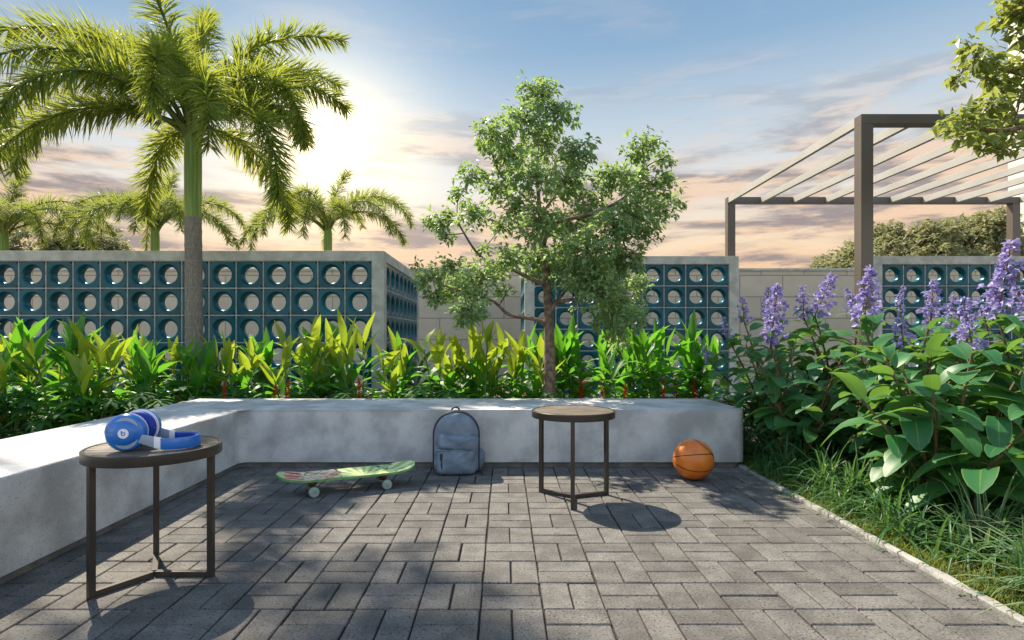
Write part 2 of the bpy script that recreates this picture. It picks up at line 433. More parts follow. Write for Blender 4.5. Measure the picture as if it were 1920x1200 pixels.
def kerb():
    g = G(); r = np.random.default_rng(8); y = -1.5
    while y < 3.93:
        l = min(.62, 3.95 - y); n = 7; xs_ = (1.560, 1.566, 1.602, 1.608); ys = np.linspace(y + .002, y + l - .002, n)
        V = []
        for q in range(n):
            e = r.normal(0, .0018, 4)
            V += [(1.560 + e[0] * .4, ys[q], -.03), (1.560 + e[0] * .4, ys[q], .008), (1.565 + e[1] * .6, ys[q], .014 + e[2] * .4), (1.588 + e[3], ys[q], .014 + e[0] * .4), (1.594 + e[3], ys[q], .006), (1.594 + e[3], ys[q], -.03)]
        F = [(q * 6 + j, q * 6 + j + 1, q * 6 + 7 + j, q * 6 + 6 + j) for q in range(n - 1) for j in range(5)] + [tuple(range(6)), tuple((n - 1) * 6 + j for j in range(6))[::-1]]
        g.add(V, F); y += l
    g.build('kerb', 'kerb', kind='structure', fix=True)
kerb()

# ------------------------------------------------------------------ concrete bench wall (L shaped)
def bench():
    t = thing('concrete_bench', 'long L-shaped pale concrete bench wall with rounded edges around the paved patio', 'bench', (-2.0, 4.2, 0))
    def outline(ins, rad):
        a, b, fy = -1.742 - ins, 1.60 - ins, 3.90 + ins
        pts = [(-2.40 + ins, -1.5), (a, -1.5)]
        for k in range(9):
            q = math.pi - k * (math.pi / 2) / 8
            pts.append((a + rad + rad * math.cos(q), fy - rad + rad * math.sin(q)))
        re = .05
        for k in range(6):
            q = -math.pi / 2 + k * (math.pi / 2) / 5
            pts.append((b - re + re * math.cos(q), fy + re + re * math.sin(q)))
        pts += [(b, 4.63 - ins), (-2.40 + ins, 4.63 - ins)]
        return pts
    def prism(name, pts, z0, z1, mat, bev):
        bm = bmesh.new()
        lo = [bm.verts.new((x, y, z0)) for x, y in pts]; hi = [bm.verts.new((x, y, z1)) for x, y in pts]
        n = len(pts)
        for i in range(n): bm.faces.new((lo[i], lo[(i + 1) % n], hi[(i + 1) % n], hi[i]))
        top = bm.faces.new(hi); bm.faces.new(lo[::-1])
        if bev: bmesh.ops.bevel(bm, geom=list(top.edges), offset=bev, segments=4, profile=.5, affect='EDGES')
        bmesh.ops.translate(bm, verts=bm.verts, vec=(2.0, -4.2, 0))
        me = bpy.data.meshes.new(name); bm.to_mesh(me); bm.free()
        me.polygons.foreach_set('use_smooth', np.ones(len(me.polygons), bool)); me.set_sharp_from_angle(angle=R(50))
        me.materials.append(M[mat]); link(bpy.data.objects.new(name, me), t)
    prism('bench_body', outline(0, .055), .035, .381, 'concrete', .022)
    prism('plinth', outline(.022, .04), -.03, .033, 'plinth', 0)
bench()

# ------------------------------------------------------------------ breeze block screens
def block_mesh(g, ox, oz, p, dep, n=32):
    """one glazed block with a round flared opening, front at y=0, opening through to y=dep"""
    h = p / 2 - .007; cx, cz = ox + p / 2, oz + p / 2
    an = np.arange(n) * 2 * math.pi / n + math.pi / n
    ca, sa = np.cos(an), np.sin(an); sq = h / np.maximum(np.abs(ca), np.abs(sa))
    # snap the nearest samples to the corners
    rings = [(sq, dep), (sq, .006), (sq - .004, 0.0), (np.full(n, p * .385), 0.0), (np.full(n, p * .374), .0025), (np.full(n, p * .352), .007), (np.full(n, p * .325), .014), (np.full(n, p * .303), .026), (np.full(n, p * .303), dep)]
    V = np.concatenate([np.stack((cx + r * ca, np.full(n, y), cz + r * sa), 1) for r, y in rings])
    k = len(rings)
    F = [(i * n + j, i * n + (j + 1) % n, (i + 1) * n + (j + 1) % n, (i + 1) * n + j) for i in range(k - 1) for j in range(n)]
    F += [((k - 1) * n + j, (k - 1) * n + (j + 1) % n, (j + 1) % n, j) for j in range(n)]
    g.add(V, F)

def screen_panel(t, p, cols, rows, x0, z0, M4, dep=.10):
    """lattice + grout of one flat panel; local x along, y into the panel"""
    gb, gg = G(), G()
    for i in range(cols):
        for j in range(rows): block_mesh(gb, x0 + i * p, z0 + j * p, p, dep)
    for i in range(cols + 1): gg.box((x0 + i * p, dep / 2 + .0008, z0 + rows * p / 2), (.0138, dep - .004, rows * p))
    for j in range(rows + 1):
        for i in range(cols): gg.box((x0 + (i + .5) * p, dep / 2 + .0008, z0 + j * p), (p - .0140, dep - .004, .0138))
    for gg_, nm, mt in ((gb, 'breeze_blocks', 'glazed'), (gg, 'grout', 'grout')):
        V = np.concatenate(gg_.V); Rm = np.array(M4.to_3x3()); V = V @ Rm.T + np.array(M4.translation); gg_.V = [V]
        gg_.build(nm, mt, t, smooth=35, fix=(nm == 'breeze_blocks'))

PB = .3075
def screens():
    # left screen, with a wing that runs back from its right corner
    t = thing('breeze_block_screen', 'long blue breeze block screen with a wing running back, behind the tallest palm', 'screen wall', (-4, 6.65, 0), group='blue breeze block screens')
    L = Matrix.Identity(4)
    xr = -1.354; post = .138; zt = .87 + 160 * 6.65 / F_PX; z1 = zt - .115; cols = 19
    x0 = xr - post - cols * PB; z0 = z1 - 6 * PB
    M1 = Matrix.Translation((x0 + 4, .012, 0)); screen_panel(t, PB, cols, 6, 0, z0, M1)
    ang = math.atan2(9.35 - 6.65, .012)
    wx0, wlen = 6.65 + .138, 8 * PB + .003
    M2 = Matrix.Translation((xr + 4 - .012, .138, 0)) @ Matrix.Rotation(R(90), 4, 'Z') ; screen_panel(t, PB, 8, 6, 0, z0, M2)
    g = G()
    g.box((x0 + 4 + cols * PB / 2 - .05, .075, zt - .0575), (cols * PB + .1, .15, .115))          # cap
    g.box((xr + 4 - post / 2, .075, zt / 2 - .03), (post, .15, zt + .06))                       # corner post
    g.box((x0 + 4 - .07, .075, zt / 2 - .03 - .0575), (.14, .15, zt + .06 - .115))
    g.build('frame', 'frame_concrete', t, bevel=.004)
    g = G()
    g.box((xr + 4 - .075, .152 + wlen / 2, zt - .0575), (.15, wlen, .115))
    g.box((xr + 4 - .075, .152 + wlen + .07, zt / 2 - .03), (.15, .14, zt + .06))
    g.build('wing_frame', 'frame_concrete', t, bevel=.004)
    # middle screen: nine columns, six courses, with a wing at its left end
    def right_screen(label, xl, cols, wing):
        t = thing('breeze_block_screen', label, 'screen wall', (xl, 8.36, 0), group='blue breeze block screens')
        zt = .87 + 150 * 8.36 / F_PX; z1 = zt - .115; z0 = z1 - 6 * PB; post = .135
        M1 = Matrix.Translation((post, .012, 0)); screen_panel(t, PB, cols, 6, 0, z0, M1)
        w = cols * PB + 2 * post; g = G()
        g.box((w / 2, .065, zt - .0575), (w, .13, .115))
        for x in (post / 2, w - post / 2): g.box((x, .065, (zt - .115) / 2 - .03), (post, .13, zt - .115 + .06))
        if z0 > 0: g.box((w / 2, .065, z0 / 2 - .03), (w - 2 * post, .125, z0 + .06 - .005))
        g.build('frame', 'frame_concrete', t, bevel=.004)
        if wing:
            M2 = Matrix.Translation((.012, .132 + 7 * PB, 0)) @ Matrix.Rotation(R(-90), 4, 'Z'); screen_panel(t, PB, 7, 6, 0, z0, M2)
            g = G(); wl = 7 * PB
            g.box((.065, .132 + wl / 2, zt - .0575), (.13, wl, .115)); g.box((.065, .132 + wl + .066, zt / 2 - .03), (.13, .13, zt + .06))
            g.build('wing_frame', 'frame_concrete', t, bevel=.004)
    right_screen('blue breeze block screen nine blocks wide, behind the slender leafy tree', .295, 9, True)
    right_screen('blue breeze block screen behind the purple flowers, partly under the pergola', 5.235, 9, False)
screens()

# ------------------------------------------------------------------ boundary wall
def boundary():
    t = thing('block_wall', 'beige concrete block boundary wall with thin capping at the back of the garden', 'wall', (0, 11.0, 0))
    zt = .87 + 127 * 11 / F_PX
    G().box((0, .1, (zt - .05) / 2 - .02), (44, .2, zt - .05 + .04)).build('wall_body', 'blockwall', t)
    G().box((0, .1, zt - .025), (44, .25, .048)).build('capping', 'frame_concrete', t, bevel=.004)
boundary()

# ------------------------------------------------------------------ pergola
def pergola():
    t = thing('pergola', 'brown metal pergola with pale parallel rafters over the right side of the garden', 'pergola', (5.5, 7.2, 0))
    o = np.array((5.5, 7.2, 0))
    yf, yb = 5.55, 8.86; zf = .87 + 418 * yf / F_PX; s = .115; bh = .092
    xf, xb = (1612 - VX) * yf / F_PX, (1369 - VX) * yb / F_PX
    xfr, xbr = 7.75, 7.75
    zb = .87 + 260 * yb / F_PX; z_top = (zf + zb) / 2; print('pergola z', zf, zb)
    xl = (xf + xb) / 2 - .01
    for (x, y) in ((xl, yf), (xl, yb), (7.65, yf), (7.65, yb)):
        G().box(np.array((x + s / 2, y + s / 2, (z_top - bh) / 2 - .02)) - o, (s, s, z_top - bh + .04)).build('post', 'pergola', t, bevel=.003)
    for y in (yf, yb):
        G().box(np.array(((xl + 7.65 + s) / 2, y + s / 2, z_top - bh / 2)) - o, (7.65 + s - xl, s, bh)).build('beam', 'pergola', t, bevel=.003)
    n = 10; dx = .487
    for k in range(n):
        x = xl + .028 + k * dx
        G().box(np.array((x, (yf + s + yb) / 2, z_top - bh / 2 + .001)) - o, (.042, yb - yf - s - .002, bh - .006)).build('rafter', 'rafter', t, bevel=.002)
pergola()

# ------------------------------------------------------------------ tower building far right
def tower():
    yb = 28.0; x = (1890 - VX) * yb / F_PX
    t = thing('apartment_tower', 'tall plain cream apartment tower at the right edge behind the pergola', 'building', (x, 20, 0))
    G().box((5, 4, 17), (10, 8, 34.2)).build('wall', 'cream', t)
    for k in range(1, 11): G().box((5, 4, k * 3.1), (10.06, 8.06, .10)).build('floor_band', 'cream', t)
    for k in range(10):
        for j in (0, 1, 2): G().box((1.6 + j * 3.1, -.02, k * 3.1 + 1.8), (1.6, .1, 1.3)).build('window', 'glazed', t)
tower()

# ================================================================== PALMS
def frond_geo(az, e0, bend, L, seed, nlet=230, llen=.40, lw=.024, petiole=.10, side=0.0):
    """feathery palm frond at the origin; returns (leaflet G, rachis G)"""
    r = np.random.default_rng(seed); K = 22
    hx = np.array((math.cos(az), math.sin(az), 0)); sx = np.array((-math.sin(az), math.cos(az), 0))
    pts = [np.zeros(3)]
    for k in range(K):
        s = (k + .5) / K; e = e0 - bend * s ** 1.08
        d = hx * math.cos(e) + np.array((0, 0, 1.0)) * math.sin(e) + sx * side * s
        pts.append(pts[-1] + d / np.linalg.norm(d) * L / K)
    pts = np.array(pts)
    gr = G(); gr.tube(pts, np.linspace(.026, .004, K + 1) * (L / 2.3), 6)
    s = np.sort(r.uniform(petiole, 1.0, nlet)); f = s * K; i = np.clip(f.astype(int), 0, K - 1); w = (f - i)[:, None]
    B = pts[i] * (1 - w) + pts[i + 1] * w; T = unit(pts[i + 1] - pts[i])
    S = unit(np.cross(T, np.array((0, 0, 1.0))) + 1e-6); U = np.cross(S, T)
    # whorled leaflets all round the rachis, a little sparser underneath
    phi = r.normal(.12, .95, nlet) + np.where(r.random(nlet) < .5, 0, math.pi)
    radial = np.cos(phi)[:, None] * S + np.sin(phi)[:, None] * U
    lean = (.40 + .38 * s + r.normal(0, .14, nlet))[:, None]
    D = radial + T * lean
    prof = np.clip(np.minimum(1, .5 + (s - petiole) * 3.2) * (1 - .48 * np.clip((s - .55) / .45, 0, 1) ** 1.4), .3, 1)
    gl = G()
    leaves(gl, B, D, llen * prof * r.uniform(.8, 1.12, nlet), lw * r.uniform(.8, 1.1, nlet), r.uniform(.02, .38, nlet), .40, 3, 'strap', roll=r.normal(0, .6, nlet))
    return gl, gr

def palm(label, base, crown_z, shaft_len, fronds, scale=1.0, trunk_r=.10, nlet=230, mat='frond', seed=0):
    base = np.asarray(base, float)
    t = thing('palm_tree', label, 'palm tree', base, group='feathery green palms')
    zs = crown_z - shaft_len
    k = 14; zz = np.linspace(-.05, zs, k)
    rad = trunk_r * (1.0 + .12 * np.exp(-zz / .35) - .06 * zz / max(zs, .1)) + .0015 * np.sin(zz * 45)
    r = np.random.default_rng(seed)
    pts = np.stack((.012 * np.sin(zz * 1.3), .01 * np.cos(zz * 1.7), zz), 1)
    zt = np.linspace(-.05, zs, 60); pt = np.stack((.012 * np.sin(zt * 1.3), .01 * np.cos(zt * 1.7), zt), 1)
    rt = trunk_r * (1 + .14 * np.exp(-np.maximum(zt, 0) / .35) - .07 * zt / max(zs, .1)) + .0028 * (np.mod(zt * 7.2, 1) < .25)
    G().tube(pt, rt, 20).build('trunk', 'palmbark', t, smooth=60)
    zc = np.linspace(zs - .01, crown_z + .30, 12); q = np.linspace(0, 1, 12)
    rc = trunk_r * (.90 + .06 * np.sin(q * 3.0) - .60 * np.clip((q - .70) / .3, 0, 1))
    G().tube(np.stack((np.full(12, pt[-1][0]), np.full(12, pt[-1][1]), zc), 1), rc, 18).build('crownshaft', 'crownshaft', t, smooth=70)
    for j, (az, e0, bend, L, side) in enumerate(fronds):
        gl, gr = frond_geo(R(az), R(e0), R(bend), L * scale, seed * 100 + j, nlet, .315 * scale, .0185 * scale, .13, side)
        h = crown_z + r.uniform(-.03, .16)
        off = np.array((math.cos(R(az)), math.sin(R(az)), 0)) * trunk_r * .62
        for gg in (gl, gr): gg.V = [v + off + np.array((0, 0, h)) for v in gg.V]
        fo = gl.build('frond', mat, t, smooth=None)
        gr.build('rachis', 'rachis', fo, smooth=60)

# azimuth: 0 = right, 90 = away, 180 = left, 270 = towards the viewer
main_fronds = [
    (178, 66, 148, 2.9, 0), (188, 46, 128, 2.1, .05), (160, 76, 104, 2.6, 0), (110, 86, 60, 2.3, 0),
    (264, 86, 70, 2.2, 0), (16, 70, 112, 1.85, 0), (352, 52, 124, 1.5, 0), (45, 76, 90, 2.2, 0),
    (322, 24, 116, 2.2, 0), (302, 50, 142, 2.1, 0), (284, 66, 160, 2.0, .05), (236, 46, 138, 2.2, 0),
    (200, 74, 124, 2.5, 0), (34, 82, 84, 2.3, 0), (206, 22, 108, 2.3, 0), (60, 12, 102, 1.7, 0), (222, 62, 140, 2.4, 0), (336, 60, 150, 2.0, 0), (140, 20, 105, 1.7, 0),
]
mb = P(362, 600, 6.2); mb[2] = 0
palm('tallest palm, closest to the patio, with ringed grey trunk and green crownshaft', mb, 2.94, .83, main_fronds, 1.0, .089, 640, 'frond', 3)
far_fronds = [
    (180, 64, 138, 2.4, 0), (200, 48, 125, 2.2, 0), (150, 66, 120, 2.3, 0), (90, 64, 110, 2.0, 0), (270, 66, 140, 1.9, 0), (75, 86, 40, 1.5, 0), (40, 70, 120, 2.3, 0),
    (0, 66, 138, 2.45, 0), (340, 52, 130, 2.3, 0), (310, 56, 145, 2.1, 0), (280, 60, 155, 2.0, 0), (245, 56, 150, 2.1, 0), (222, 48, 140, 2.1, 0), (20, 42, 118, 2.0, 0), (120, 45, 120, 2.0, 0),
]
def far_palm(label, px, d, crown_py, rot, seed):
    b = P(px, 600, d); cz = P(px, crown_py, d)[2]; b[2] = 0
    palm(label, b, cz, .95, [(a + rot, e, bd, L, s) for a, e, bd, L, s in far_fronds], 1.02, .095, 420, 'frond_far', seed)
far_palm('small palm behind the left screen, its green stem just left of the tall palm trunk', 291, 13.2, 432, 7, 5)
far_palm('palm standing against the sun glow right of the tallest palm', 615, 13.2, 432, -12, 6)
far_palm('palm cut by the left edge of the photo, above the blue screen', 8, 12.6, 440, 21, 7)

# ================================================================== TREES
def crown_tree(name, label, cat, base, trunk, limbs, clumps, leaf_mat_, leafL, leafW, per_r2, nleaf, bark, seed, group=None, twigs=True, prof='lance', trunk_r=.055, droop=.6, nseg=2):
    """trunk and limbs as polylines of world points; clumps = (centre, radius) filled with leaf rosettes on twigs"""
    r = np.random.default_rng(seed); base = np.asarray(base, float)
    t = thing(name, label, cat, base, group=group)
    gt = G()
    def smooth_poly(pts, m=5):
        pts = np.asarray(pts, float); q = np.linspace(0, len(pts) - 1, m * (len(pts) - 1) + 1)
        # catmull-rom
        o = []
        for v in q:
            i = min(int(v), len(pts) - 2); u = v - i
            p0, p1, p2, p3 = pts[max(i - 1, 0)], pts[i], pts[i + 1], pts[min(i + 2, len(pts) - 1)]
            o.append(.5 * (2 * p1 + (p2 - p0) * u + (2 * p0 - 5 * p1 + 4 * p2 - p3) * u * u + (3 * p1 - p0 - 3 * p2 + p3) * u ** 3))
        return np.array(o)
    nodes = []
    tp = smooth_poly(trunk, 8); n = len(tp)
    rr = trunk_r * np.interp(np.linspace(0, 1, n), (0, .35, 1), (1, .72, .10)) * (1 + .25 * np.exp(-np.arange(n) / 3.0)) * (1 + r.normal(0, .03, n))
    gt.tube(tp - base, rr, 12)
    for p_, q_ in zip(tp[n // 3:], rr[n // 3:]): nodes.append((p_, q_))
    gl = G()
    for pts, r0 in limbs:
        lp = smooth_poly(pts, 6); m = len(lp); lr = np.linspace(r0, r0 * .35, m)
        gl.tube(lp - base, lr, 8)
        nodes += list(zip(lp[1:], lr[1:]))
    clumps = sorted(clumps, key=lambda c: min(np.linalg.norm(c[0] - p_) for p_, _ in nodes))
    ctr = []
    for c, cr in clumps:
        c = np.asarray(c, float)
        cost = [np.linalg.norm(c - p_) + (0.6 * max(0, p_[2] - c[2] + .02)) for p_, _ in nodes]
        j = int(np.argmin(cost)); p0, r0 = nodes[j]
        mid = (p0 + c) / 2 + r.normal(0, .05, 3) * np.linalg.norm(c - p0) + np.array((0, 0, .04 * np.linalg.norm(c - p0)))
        bp = smooth_poly([p0, mid, c], 4); br = np.linspace(min(r0 * .7, trunk_r * .28), trunk_r * .08, len(bp))
        gl.tube(bp - base, br, 6)
        nodes += list(zip(bp[3:], br[3:]))
    gf = G()
    for c, cr in clumps:
        c = np.asarray(c, float); k = max(4, int(per_r2 * cr * cr))
        dr = rand_dirs(k, r); q = r.random(k) ** .42
        off = dr * (q * cr)[:, None] * np.array((1.05, 1.05, .82)) * r.uniform(.75, 1.2, (k, 1))
        tips = c + off
        if twigs:
            for tt in tips[:: 3]:
                gl.tube(np.array([c - base, (c + tt) / 2 - base + r.normal(0, .015, 3), tt - base]), np.array((trunk_r * .06, trunk_r * .045, trunk_r * .03)), 3, cap=False)
        B = np.repeat(tips, nleaf, 0) + r.normal(0, leafL * .3, (k * nleaf, 3))
        outw = unit(off + np.array((0, 0, .3)) * cr)
        D = np.repeat(outw, nleaf, 0) * .55 + rand_dirs(k * nleaf, r) * np.array((1, 1, .7))
        sc = r.uniform(.65, 1.15, k * nleaf)
        leaves(gf, B - base, D, leafL * sc, leafW * sc, droop * r.uniform(.3, 1.4, k * nleaf), .3, nseg, prof, roll=r.normal(0, .5, k * nleaf))
    gt.build('trunk', bark, t, smooth=60); gl.build('branches', bark, t, smooth=60)
    gf.build('crown', leaf_mat_, t, smooth=None)
    return t

def main_tree():
    d = 5.15; r = np.random.default_rng(21)
    A = [(1010, 172, 38), (985, 225, 42), (1050, 212, 38), (930, 250, 36), (960, 290, 42), (1020, 268, 46), (1078, 288, 40), (1000, 330, 46), (1060, 340, 46), (912, 278, 20),
         (1205, 278, 32), (1243, 298, 20), (1172, 330, 36), (1222, 345, 40), (1140, 335, 34), (1244, 388, 32), (1190, 400, 46), (1150, 430, 46), (1110, 385, 44), (1210, 440, 24),
         (880, 328, 24), (928, 350, 34), (860, 368, 18), (885, 402, 28), (832, 412, 26), (802, 420, 12), (838, 440, 18), (940, 425, 22), (962, 388, 32),
         (1010, 420, 44), (1060, 430, 50), (1100, 470, 50), (1010, 490, 44), (1060, 500, 50), (1140, 500, 46), (1180, 480, 32), (955, 482, 26),
         (1125, 552, 46), (1170, 565, 40), (1145, 605, 36), (1185, 600, 26), (1100, 520, 38), (1195, 530, 22), (1160, 640, 16),
         (805, 520, 28), (840, 498, 22), (862, 540, 40), (902, 522, 40), (822, 556, 22), (880, 582, 32), (930, 502, 26), (782, 500, 10), (905, 468, 16), (872, 606, 14), (950, 545, 14)]
    cl = []
    for x, y, q in A:
        lim = .55 * math.sqrt(max(.1, 1 - ((x - 1030) / 290) ** 2))
        dd = d + r.uniform(-lim, lim)
        cl.append((P(x, y, dd), q * d / F_PX * 1.02))
    B = P(1030, 690, d); B[2] = -.03
    tr = [B, P(1031, 690, d), P(1029, 600, d), P(1026, 540, d), P(1020, 470, d + .05), P(1012, 400, d), P(1008, 320, d - .05), P(1012, 250, d)]
    J = lambda *a: [P(x, y, d + z) for x, y, z in a]
    limbs = [(J((1024, 606, 0), (1000, 598, .03), (955, 590, .05), (925, 565, 0), (885, 552, -.1), (830, 535, -.15)), .020),
             (J((1030, 590, 0), (1044, 568, -.03), (1078, 560, -.1), (1110, 545, -.15), (1150, 560, -.2)), .022),
             (J((1034, 572, 0), (1050, 558, .05), (1075, 530, .1), (1120, 500, .2)), .018),
             (J((1024, 535, 0), (990, 520, 0), (950, 500, .1), (900, 480, .1), (860, 420, .05)), .022),
             (J((1018, 460, 0), (1040, 420, -.1), (1110, 400, -.15), (1170, 370, -.1), (1215, 310, 0)), .022),
             (J((1012, 400, 0), (985, 370, .1), (940, 330, .15), (920, 280, .1)), .016),
             (J((1012, 405, 0), (1045, 360, .12), (1075, 300, .15)), .014)]
    crown_tree('leafy_tree', 'slender leafy tree with branching brown trunk behind the middle of the bench', 'tree', B, tr, limbs, cl, 'treeleaf', .062, .033, 2350, 6, 'bark', 31, trunk_r=.054)
main_tree()

def overhang_tree():
    d = 4.3; r = np.random.default_rng(22)
    A = [(1893, 22, 30), (1920, 60, 32), (1830, 100, 30), (1806, 132, 24), (1848, 138, 34), (1893, 128, 38), (1912, 180, 42), (1856, 198, 34), (1822, 236, 38), (1785, 235, 20), (1862, 250, 40), (1905, 240, 42), (1884, 282, 20), (1838, 268, 22), (1920, 10, 40), (1812, 80, 12), (1800, 258, 12)]
    A += [(2000 + r.uniform(-30, 330), r.uniform(-330, 230), r.uniform(45, 75)) for _ in range(34)]
    cl = [(P(x, y, d + r.uniform(-.35, .35)), q * d / F_PX) for x, y, q in A]
    B = P(2150, 600, d); B[2] = -.03
    tr = [B, P(2148, 640, d), P(2152, 450, d), P(2140, 250, d), P(2130, 80, d), P(2135, -200, d)]
    J = lambda *a: [P(x, y, d + z) for x, y, z in a]
    limbs = [(J((2146, 330, 0), (2060, 270, .05), (1960, 235, 0), (1880, 245, -.1), (1810, 240, -.1)), .03),
             (J((2138, 230, 0), (2050, 180, -.1), (1960, 150, 0), (1880, 130, .1), (1830, 110, .1)), .026),
             (J((2131, 90, 0), (2040, 60, .1), (1950, 40, 0), (1900, 20, -.1)), .022)]
    crown_tree('overhanging_tree', 'broad-leaved tree reaching into the photo at the upper right corner', 'tree', B, tr, limbs, cl, 'broadleaf', .085, .050, 1000, 6, 'bark', 32, trunk_r=.08, prof='drop', nseg=3)
overhang_tree()

def shade_tree():  # unseen tree, added so its crown shades the lower-left paving
    r = np.random.default_rng(25); c = np.array((-5.28, 7.28, 9.0))
    cl = [(c + rand_dirs(1, r)[0] * np.array((1.05, 1.05, .55)) * r.random() ** .4, r.uniform(.22, .36)) for _ in range(30)]
    tr = [(-7.6, 7.6, -.03), (-7.5, 7.6, 2.5), (-7.2, 7.5, 5.0), (-6.5, 7.4, 7.2), (-5.6, 7.3, 8.8)]
    crown_tree('added_shade_tree', 'unseen tall tree added beyond the left edge so its high crown shades the paving by the headphones table', 'tree', np.array(tr[0]), [np.array(p) for p in tr], [], cl, 'broadleaf', .11, .06, 170, 6, 'bark', 35, trunk_r=.12, prof='drop')
shade_tree()

def far_tree(label, px, top, wid, d, seed):
    r = np.random.default_rng(seed)
    zt = P(px, top, d)[2]; w = wid * d / F_PX; B = P(px, 600, d); B[2] = 0
    cl = []
    for _ in range(60):
        a = r.uniform(0, 2 * math.pi); q = math.sqrt(r.random()); h = r.random()
        rad = w / 2 * q * (1 - .45 * h ** 1.6)
        cl.append((B + np.array((math.cos(a) * rad, math.sin(a) * rad * .8, zt * .34 + (zt * .62) * h * (1 - .38 * q * q))), w * r.uniform(.08, .13)))
    tr = [B, B + np.array((.1, 0, zt * .25)), B + np.array((-.1, .1, zt * .5)), B + np.array((.1, 0, zt * .8))]
    crown_tree('distant_tree', label, 'tree', B, tr, [], cl, 'farleaf', .17, .10, 150, 8, 'farbark', seed, group='trees beyond the boundary wall', twigs=False, trunk_r=.16, prof='oval')
far_tree('broad pale tree beyond the wall, seen just right of the front pergola post', 1690, 384, 300, 21, 41)
far_tree('wide pale tree beyond the wall beside the cream tower', 1830, 388, 300, 22, 42)
far_tree('low pale tree beyond the wall, left of the front pergola post', 1590, 452, 190, 23, 43)
far_tree('pale tree beyond the left screen, between the two small palms on the left', 165, 398, 260, 21, 44)
far_tree('lowest pale tree beyond the left screen, at the left edge of the photo', 30, 424, 200, 22, 45)

# ================================================================== GINGER ROW BEHIND THE BENCH
def ginger_proto(seed, young=True, tall=1.0):
    """children only: list of (name, object) under a hidden-free prototype thing"""
    r = np.random.default_rng(seed)
    t = thing('ginger_plant', 'x', 'plant', (0, 0, 0), group='ginger plants behind the bench')
    gs, gf, gy = G(), G(), G()
    ns = r.integers(4, 6)
    for k in range(ns):
        a = r.uniform(0, 2 * math.pi); rad = r.uniform(.01, .10); lean = r.uniform(.04, .20)
        h = tall * r.uniform(.60, .78) * (1 if k < 3 else .72)
        b = np.array((math.cos(a) * rad, math.sin(a) * rad, -.02)); q = np.linspace(0, 1, 9)
        pts = b + np.stack((math.cos(a) * lean * q ** 1.5, math.sin(a) * lean * q ** 1.5, h * q), 1)
        gs.tube(pts, np.linspace(.009, .005, 9), 6)
        pl = r.uniform(0, math.pi); nl = r.integers(11, 15)
        for j in range(nl):
            s0 = .14 if young else .36; s = s0 + (1 - s0) * j / (nl - 1); i = min(int(s * 8), 7); w = s * 8 - i; p = pts[i] * (1 - w) + pts[i + 1] * w
            az = pl + (math.pi if j % 2 else 0) + r.normal(0, .45); top = s > .74
            el = R(r.uniform(50, 82)) if top else R(22 + 44 * s + r.normal(0, 9))
            D = np.array((math.cos(az) * math.cos(el), math.sin(az) * math.cos(el), math.sin(el)))
            leaves(gy if (top and young) else gf, p, D, r.uniform(.25, .35) * (.92 if top else 1), r.uniform(.062, .082), r.uniform(.1, .5) if top else r.uniform(.5, 1.0), .32, 6, 'lance', roll=r.normal(0, .35), five=True, wave=.10)
    gs.build('stems', 'greenstem', t, smooth=70)
    gf.build('foliage', 'ginger', t, smooth=180)
    if gy.n: gy.build('young_leaves', 'gingeryoung', t, smooth=180)
    return t

def spike_geo(g, base, top, seed, rad=.028, n=60):
    r = np.random.default_rng(seed); q = np.linspace(.0, 1, n); base, top = np.asarray(base, float), np.asarray(top, float)
    B = base + (top - base) * q[:, None]; a = q * n * 2.4
    D = np.stack((np.cos(a), np.sin(a), .45 + r.normal(0, .1, n)), 1)
    leaves(g, B, D, rad * (1.15 - .6 * q) * r.uniform(.8, 1.1, n), rad * .8, .1, .5, 2, 'drop')

